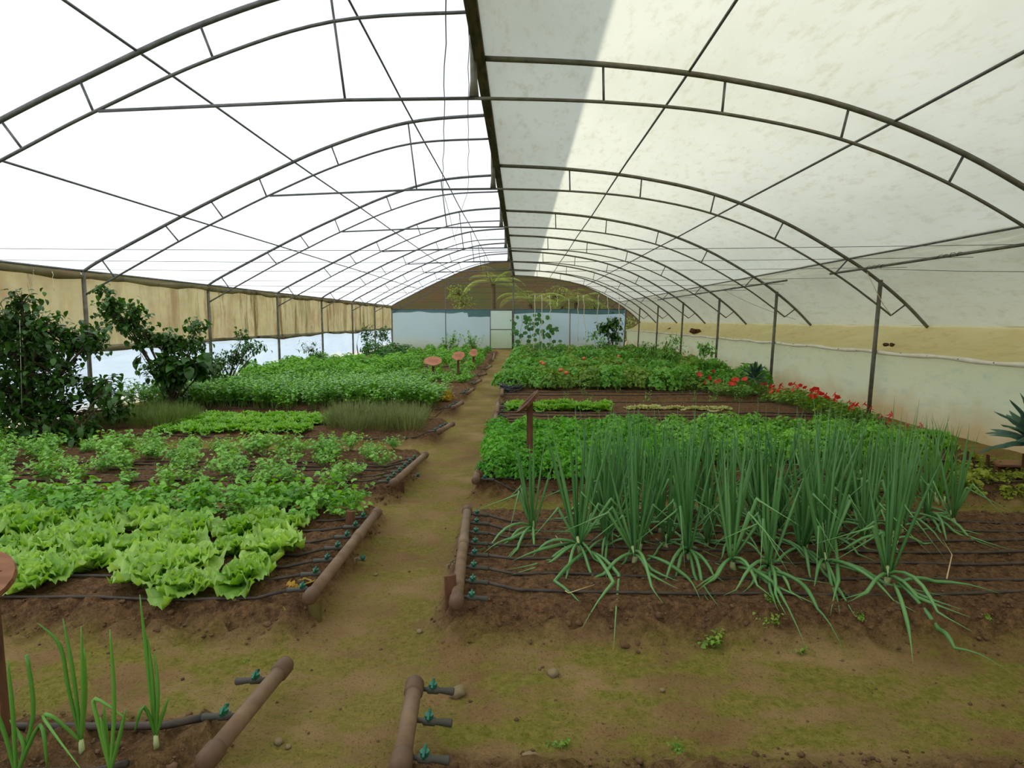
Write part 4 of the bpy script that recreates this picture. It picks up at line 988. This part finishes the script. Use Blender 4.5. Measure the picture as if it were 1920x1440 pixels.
for i in range(46):
    q = G(R(1790, 1930), R(868, 930), .06) if i > 12 else G(R(1640, 1790), R(850, 900), .08)
    if q.x > 5.6: continue
    put('ground_weed', CLO[i % 2], q.x, q.y, 'low yellow green weed carpeting the ground by the right wall', 'weed', 'ground weeds by the right wall', R(.8, 1.6))
for i, pts in enumerate([[(1060, 1108), (1066, 1112), (1115, 1096)], [(1042, 1005), (1068, 1035)], [(1775, 1085), (1785, 1040), (1768, 1012)]]):
    m = MB(); ps = [G(x, y, BH+.03) for x, y in pts]; m.tube([p_ if p_.z > H(p_.x, p_.y)+.008 else Vector((p_.x, p_.y, H(p_.x, p_.y)+.01)) for p_ in ps], [.004, .003, .0015][:len(ps)] if len(ps) == 3 else [.003, .002], 5)
    tag(m.build('dry_leaf', M['root']), ['pale dry leaf strip lying before the left onion clump', 'curled dry strip left of the onion clump', 'withered upright stalk right of the onion bed'][i], 'dry leaf')
q = G(598, 1100, BH); put('fallen_lettuce_leaf', lettuce_mesh(.09, 2, 333, 'yellow_lettuce_leaf', 'yellow'), q.x-.12, q.y, 'yellowing lettuce leaf lying by the nearest green valve', 'lettuce leaf', None, .9, sz=.5)

# nasturtiums with red flowers along the right wall
def flower_mesh(mat='petal'):
    m = MB()
    for k in range(5): m.tone = R(0, 1); m.blade((0, 0, 0), k*2*PI/5, .5, .05, .05, .8, 3, .1, 'ovate')
    m.tube([(0, 0, -.05), (0, 0, 0)], [.004, .008], 5); return m.mesh('flower', M[mat])
FL = [flower_mesh(), flower_mesh('petal_pink')]
def nast_mesh(seed):
    random.seed(seed); m = MB()
    for k in range(120):
        a = R(0, 6.3); q = math.sqrt(random.random())*.36; z = .06+.24*R(.4, 1)*(1-(q/.4)**2*.7)
        m.mi = 1; m.tube([(q*.6*math.cos(a), q*.6*math.sin(a), 0), (q*math.cos(a), q*math.sin(a), z)], .002, 3, cap=False); m.mi = 0; m.tone = R(0, 1)
        m.lobed((q*math.cos(a), q*math.sin(a), z), (R(-.5, .5), R(-.9, .1), 1), R(.02, .042), 9, .06, R(0, 6))
    return m.mesh('nasturtium_leaves', [M['nast'], M['stem']], smooth=False)
NM = [nast_mesh(s) for s in range(350, 353)]
random.seed(8)
nc = [(1310, 738, 2), (1335, 742, 3), (1360, 748, 3), (1385, 750, 2), (1300, 728, 3), (1330, 730, 3), (1430, 748, 1), (1455, 755, 2), (1475, 765, 2), (1500, 768, 2), (1520, 775, 3), (1545, 785, 3), (1570, 792, 3), (1590, 800, 3), (1480, 745, 2), (1535, 762, 3), (1610, 805, 3), (1645, 812, 3), (1690, 822, 1), (1400, 745, 1), (1500, 752, 2)]
for i, (px, py, nf) in enumerate(sorted(nc)):
    q = G(px, py, .06); q.x = min(q.x, 5.42)
    o = put('nasturtium', NM[i % 3], q.x, q.y, 'low nasturtium with red flowers along the right wall, %s from the left' % ORD[i], 'nasturtium', 'nasturtiums along the right wall', R(.75, 1.0))
    for k in range(nf+1):
        c = bpy.data.objects.new('flower', FL[1] if (px > 1640 or px == 1430) else FL[0]); COL.objects.link(c); c.parent = o
        c.location = (R(-.26, .2), R(-.34, .1), R(.24, .38)); c.rotation_euler = (R(.6, 1.3), R(-.4, .4), R(-.5, .5)); c.scale = [R(1.0, 1.5)]*3

# kale
def kale(px, py, hgt, lab, n=22, lean=0., ll=.3, s=1., kw=.15):
    q = G(px, py, .1); o = empty('kale_plant', (q.x, q.y, H(q.x, q.y)-.02), 0, lab, 'kale')
    st = hgt*.45; m = MB(); m.tube([(0, 0, 0), (lean*.5, 0, st*.6), (lean, 0, st)], [.02, .018, .022], 7); m.build('stem', M['stem_w'], o)
    m = MB()
    for k in range(n):
        qq = k/n; az = k*2.4; el = -.1+1.45*qq+R(-.1, .1); m.tone = R(0, 1)
        L = ll*R(.8, 1.15)*(1-.1*qq); b = Vector((lean, 0, st-.02+.05*qq))
        p = b.copy(); e = el+.3; ns = 8; ca, sa = math.cos(az), math.sin(az); side = Vector((-sa, ca, 0)); bb = len(m.v)
        for i in range(ns+1):
            t = i/ns; w = L*kw*(math.sin(PI*max(0, (t-.12)/.9))**.6 if .12 < t < 1 else .06); nrm = Vector((-math.sin(e)*ca, -math.sin(e)*sa, math.cos(e)))
            for u in (-1, -.5, 0, .5, 1): m.v.append(p+side*u*w*(1+R(-.1, .1))+nrm*(abs(u)*-w*.45+R(-1, 1)*w*.18*(u != 0)))
            p = p+Vector((math.cos(e)*ca, math.cos(e)*sa, math.sin(e)))*(L/ns); e -= (1.0-.5*qq)/ns
        for i in range(ns):
            for j in range(4): a = bb+i*5+j; m.face([a, a+1, a+6, a+5])
    m.build('leaves', M['kale'], o, smooth=False)
random.seed(31)
kale(1425, 742, .70, 'dark kale plant with upright leaves against the right wall behind the nasturtiums', 30, -.12, .36, kw=.10)
kale(1955, 905, .78, 'large dark kale plant cut by the right edge of the view', 44, -.05, .48, kw=.13)

# ------------------------------------------------------------------ left trees and shrubs
def shrub(loc, lab, seed, hgt, blobs, nl, ll, lw, mat, trunk=.025, name='leafy_tree', cat='tree', droop=1.2, twigs=True):
    """blobs: (x, y, z, rx, rz, share) relative foliage masses"""
    random.seed(seed); o = empty(name, loc, 0, lab, cat)
    m = MB(); tops = []
    m.tube([(0, 0, -.05), (.03, 0, hgt*.25), (-.02, .02, hgt*.5)], [trunk*1.2, trunk, trunk*.8], 7)
    fm = MB()
    for bx, by, bz, rx, rz_, sh in blobs:
        m.tube([(0, 0, hgt*.2), (bx*.5, by*.5, hgt*.2+(bz-hgt*.2)*.55), (bx, by, bz)], [trunk*.8, trunk*.55, trunk*.3], 6)
        nt = max(6, int(26*sh))
        for k in range(nt):
            v = Vector((R(-1, 1), R(-1, 1), R(-1, 1)))
            if v.length > 1: v.normalize()
            c = Vector((bx+v.x*rx, by+v.y*rx, bz+v.z*rz_)); s0 = Vector((bx*.9, by*.9, bz-.3*rz_))
            if twigs: m.tube([s0, s0.lerp(c, .5)+Vector((0, 0, .05)), c], [trunk*.25, trunk*.18, trunk*.08], 4, cap=False)
            for q in range(int(nl*sh/nt)+1):
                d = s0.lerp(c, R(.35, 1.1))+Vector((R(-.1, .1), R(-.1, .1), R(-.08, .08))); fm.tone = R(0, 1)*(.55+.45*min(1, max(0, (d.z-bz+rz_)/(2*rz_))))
                d.x = min(5.6-loc[0], max(-7.02-loc[0], d.x)) if loc[1] < 34 else d.x
                L = ll*R(.6, 1.2); fm.blade(d, R(0, 2*PI), R(-1.0, .4), L, L*lw, droop*R(.5, 1.2), 4, .22, 'ovate', R(-.4, .4))
    m.build('branches', M['bark'], o); fm.build('foliage', M[mat], o); return o
def PB(lst, Y, loc, sq=.8, dep=1.):
    out = []
    for px, py, rp, sh in lst:
        c = AY(px, py, Y); r = rp*Y/F; out.append((c.x-loc[0], R(-.25, .2)*dep, c.z-loc[2], r, r*sq, sh))
    return out
random.seed(400)
T1 = AY(60, 850, 7.9); L1_ = (T1.x, 7.9, 0)
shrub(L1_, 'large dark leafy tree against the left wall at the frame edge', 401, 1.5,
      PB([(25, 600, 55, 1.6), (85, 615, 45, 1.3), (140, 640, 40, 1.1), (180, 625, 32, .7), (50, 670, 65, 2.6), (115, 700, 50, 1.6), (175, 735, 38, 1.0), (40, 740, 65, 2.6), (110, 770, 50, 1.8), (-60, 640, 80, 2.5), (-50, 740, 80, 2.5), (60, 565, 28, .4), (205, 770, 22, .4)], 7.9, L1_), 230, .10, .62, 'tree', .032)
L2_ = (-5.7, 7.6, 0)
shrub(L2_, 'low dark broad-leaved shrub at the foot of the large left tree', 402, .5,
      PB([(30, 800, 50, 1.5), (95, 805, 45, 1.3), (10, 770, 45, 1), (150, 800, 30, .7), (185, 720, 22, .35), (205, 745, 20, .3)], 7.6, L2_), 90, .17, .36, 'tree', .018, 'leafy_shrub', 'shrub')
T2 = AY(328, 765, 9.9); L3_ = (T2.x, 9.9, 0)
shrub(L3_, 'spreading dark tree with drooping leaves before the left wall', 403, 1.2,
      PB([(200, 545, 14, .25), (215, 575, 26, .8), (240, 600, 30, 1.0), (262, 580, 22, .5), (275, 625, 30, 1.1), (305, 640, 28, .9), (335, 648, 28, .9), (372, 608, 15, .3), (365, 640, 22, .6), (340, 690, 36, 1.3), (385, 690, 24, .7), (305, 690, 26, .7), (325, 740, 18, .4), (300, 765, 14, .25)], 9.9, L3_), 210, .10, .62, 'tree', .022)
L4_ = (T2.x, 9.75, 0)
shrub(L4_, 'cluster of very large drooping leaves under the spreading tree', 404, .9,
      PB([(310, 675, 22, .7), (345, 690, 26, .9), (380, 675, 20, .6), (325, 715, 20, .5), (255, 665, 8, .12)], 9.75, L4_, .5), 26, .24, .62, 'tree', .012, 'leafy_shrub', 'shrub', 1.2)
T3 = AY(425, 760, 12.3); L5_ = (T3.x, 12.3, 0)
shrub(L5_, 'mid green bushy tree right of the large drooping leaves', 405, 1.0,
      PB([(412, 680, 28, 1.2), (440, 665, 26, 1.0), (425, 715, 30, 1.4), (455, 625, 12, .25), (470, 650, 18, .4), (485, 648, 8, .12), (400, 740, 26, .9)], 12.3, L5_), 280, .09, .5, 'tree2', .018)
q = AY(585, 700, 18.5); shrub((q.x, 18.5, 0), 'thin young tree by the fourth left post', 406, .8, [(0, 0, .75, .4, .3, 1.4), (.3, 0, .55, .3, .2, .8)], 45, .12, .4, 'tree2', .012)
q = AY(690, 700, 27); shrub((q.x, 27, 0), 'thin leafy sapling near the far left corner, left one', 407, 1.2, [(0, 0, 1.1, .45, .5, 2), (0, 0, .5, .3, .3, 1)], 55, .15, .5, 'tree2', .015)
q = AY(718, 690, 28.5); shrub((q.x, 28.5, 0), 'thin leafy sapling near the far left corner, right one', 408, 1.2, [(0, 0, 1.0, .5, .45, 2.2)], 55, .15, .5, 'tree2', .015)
def leaner(pts, r, lab, name='wooden_pole', mat='wood_dark', cat='pole'):
    m = MB(); m.tube(pts, r, 6); return tag(m.build(name, M[mat]), lab, cat)
leaner([AY(664, 612, 27.5), AY(672, 668, 27.0)], .025, 'thin pole leaning against the far left wall', mat='steel_old')
leaner([AY(1250, 640, 18.0), AY(1238, 685, 17.6)], .02, 'short stake leaning among the plants at the right wall')

# back right: cucumber vines, tall tomatoes
def vine(px, Y, top_py, lab, seed, nl=46, ll=.2, lean=0., mat='cuke', name='cucumber_vine', wid=.28, cat='vine'):
    random.seed(seed); b = AY(px, 680, Y); t = AY(px+lean, top_py, Y); o = empty(name, (b.x, Y, .1), 0, lab, cat)
    hh = t.z-.1; m = MB(); n = 10; pts = [Vector(((t.x-b.x)*i/n+.04*math.sin(i*1.7), .03*math.cos(i*2.1), hh*i/n)) for i in range(n+1)]
    m.tube(pts, .008, 5); m.build('stem', M['stem'], o)
    m = MB()
    for k in range(nl):
        f = R(.05, 1)*n*.999; i = int(f); c = pts[i].lerp(pts[i+1], f-i)+Vector((R(-wid, wid), R(-.12, .12), R(-.05, .05))); m.tone = R(0, 1)
        if mat == 'cuke': m.lobed(c, (R(-.7, .7), -1, R(.1, .9)), ll*.5*R(.7, 1.15), 10, .2, R(0, 6))
        else: m.blade(c, R(0, 6.3), R(-.6, .5), ll*R(.6, 1.1), ll*.45, 1.2, 3, .2, 'ovate')
    m.build('leaves', M[mat], o, smooth=False)
for i, (px, tp, ln) in enumerate([(975, 590, 4), (992, 590, 5), (1008, 592, 6), (1028, 608, 4), (1042, 612, -14)]):
    vine(px, 24.0+.25*i, tp, 'climbing cucumber vine with broad leaves before the blue end wall, %s from the left' % ORD[i], 500+i, 20 if i < 3 else 15, .21, ln, wid=.32)
vine(964, 25, 596, 'tangled light green vine climbing the post right of the end door', 510, 40, .14, 0, 'tom', 'climbing_vine', .2)
shr = AY(1148, 680, 26); shrub((shr.x, 26, 0), 'dense dark bush in the back right corner by the wall', 411, 1.5, [(0, 0, 1.55, .4, .38, 2), (-.4, 0, 1.3, .35, .3, 1.3), (.05, 0, 1.0, .4, .3, 1.6), (0, 0, .5, .5, .3, 1.6)], 75, .19, .6, 'tree2', .02)
shr = AY(1118, 680, 24); shrub((shr.x, 24, 0), 'thin leafy shrub left of the dense back right bush', 412, 1.1, [(-.1, 0, 1.05, .4, .2, 1), (.2, 0, .8, .3, .2, .7)], 50, .15, .5, 'tom', .012)
for i, (px, py0, py1, Y, w) in enumerate([(1205, 690, 645, 20, .3), (1222, 690, 650, 18.5, .35), (1262, 690, 636, 17.5, .45), (1318, 725, 650, 14.2, .26), (1245, 700, 655, 17.0, .3), (1345, 715, 684, 14.0, .2)]):
    b = AY(px, py0, Y); t = AY(px, py1, Y)
    shrub((b.x, Y, max(0, b.z*0)), 'tall straggly tomato plant near the right wall, %s from the left' % ORD[[0, 1, 3, 4, 2, 5][i]], 420+i, max(.5, t.z*.8),
          [(.05, 0, t.z*.98, w*.6, .16, .7), (0, 0, t.z*.78, w, .2, 1.2), (0, 0, t.z*.5, w*.9, .2, 1.0)] if i != 3 else [(0, 0, t.z*.95, .22, .18, 1.6), (0, 0, t.z*.6, .25, .2, 1.6), (.12, 0, t.z*.25, .2, .15, 1)], 60 if i != 3 else 80, .10, .45, 'tom', .012, 'tall_tomato_plant', 'tomato plant')['group'] = 'tall tomato plants by the right wall'
# ------------------------------------------------------------------ ferns and bushes beyond the end wall
def fern(x, y, z, n, L, lab, seed, up=.9):
    random.seed(seed); o = empty('tree_fern', (x, y, -.12), 0, lab, 'fern')
    m = MB(); m.tube([(0, 0, 0), (.05, 0, z*.5), (0, 0, z+.12)], [.16, .13, .14], 8); m.build('trunk', M['bark'], o)
    m = MB()
    for k in range(n):
        az = k*2*PI/n+R(-.2, .2); e = up+R(-.3, .3); p = Vector((0, 0, z+.12)); ns = 18; dr = R(1.3, 2.1)
        for i in range(ns):
            t = i/ns; d = Vector((math.cos(e)*math.cos(az), math.cos(e)*math.sin(az), math.sin(e))); q_ = p+d*(L/ns)
            m.tone = R(0, 1); m.tube([p, q_], .012*(1-t)+.003, 3, cap=False)
            wl = L*.26*math.sin(PI*min(1, .15+t*.85))
            for s in (-1, 1):
                for h_ in (0, .5): m.blade(p.lerp(q_, h_), az+s*1.25, e*.3-.1, wl, .035, .5, 2, .1, 'strap')
            p = q_; e -= dr/ns
    m.build('fronds', M['fern'], o, smooth=False)
fern(.55, 37.4, 2.55, 11, 2.7, 'tree fern seen through the upper end wall right of the ridge', 601, .95)
fern(-1.8, 39.8, 3.9, 11, 2.5, 'tree fern behind the end wall above the door', 602, .9)
fern(3.5, 39.2, 2.7, 10, 2.4, 'tree fern behind the right part of the end wall', 603, .9)
for i, (x, y, z) in enumerate([(2.2, 39.2, 3.3), (4.6, 38.6, 2.5), (-4.0, 39.6, 3.5), (6.3, 38.0, 1.6)]):
    shrub((x, y, -.1), 'leafy bush outside beyond the end wall, %s' % ['behind the hanging strings', 'beyond the right slope of the roof', 'left of the ridge', 'beyond the back right corner'][i], 620+i, z*.7, [(0, 0, z, .9, .55, 3), (.4, 0, z-.7, .8, .5, 2)], 90, .16, .5, 'fern', .04, 'outdoor_bush', 'bush')

# ------------------------------------------------------------------ camera, light, world
sc = bpy.context.scene
cd = bpy.data.cameras.new('camera'); cam = bpy.data.objects.new('camera', cd); COL.objects.link(cam); sc.camera = cam
cam.location = (0, 0, CH); cam.rotation_euler = (PI/2-PITCH, 0, YAW)
cd.sensor_width = 36; cd.lens = 36*F/1920; cd.clip_start = .05; cd.clip_end = 300
sd = bpy.data.lights.new('sun', 'SUN'); sun = bpy.data.objects.new('sun', sd); COL.objects.link(sun)
sd.energy = 5.4; sd.angle = math.radians(1.2); sd.color = (1, .96, .88)
d = Vector((.78, .22, -.535)).normalized()          # direction the light travels
sun.rotation_euler = d.to_track_quat('-Z', 'Y').to_euler()
w = bpy.data.worlds.new('sky'); sc.world = w; w.use_nodes = True; nt = w.node_tree; nd = nt.nodes; lk = nt.links; nd.clear()
o = nd.new('ShaderNodeOutputWorld'); b = nd.new('ShaderNodeBackground'); tc = nd.new('ShaderNodeTexCoord'); sp = nd.new('ShaderNodeSeparateXYZ')
lk.new(tc.outputs['Generated'], sp.inputs[0])
cr = nd.new('ShaderNodeValToRGB'); e = cr.color_ramp.elements; e[0].position = .0; e[0].color = (.93, .96, 1, 1); e[1].position = .7; e[1].color = (.80, .90, 1, 1)
lk.new(sp.outputs[2], cr.inputs[0]); lk.new(cr.outputs[0], b.inputs[0]); b.inputs[1].default_value = .86; lk.new(b.outputs[0], o.inputs[0])
vs = sc.view_settings; vs.view_transform = 'Standard'; vs.look = 'None'; vs.gamma = 1; vs.use_curve_mapping = False; vs.exposure = 0.2
cy = sc.cycles; cy.use_denoising = True; cy.max_bounces = 7; cy.diffuse_bounces = 5; cy.glossy_bounces = 2; cy.transmission_bounces = 5; cy.transparent_max_bounces = 8
cy.caustics_reflective = False; cy.caustics_refractive = False; cy.sample_clamp_indirect = 6
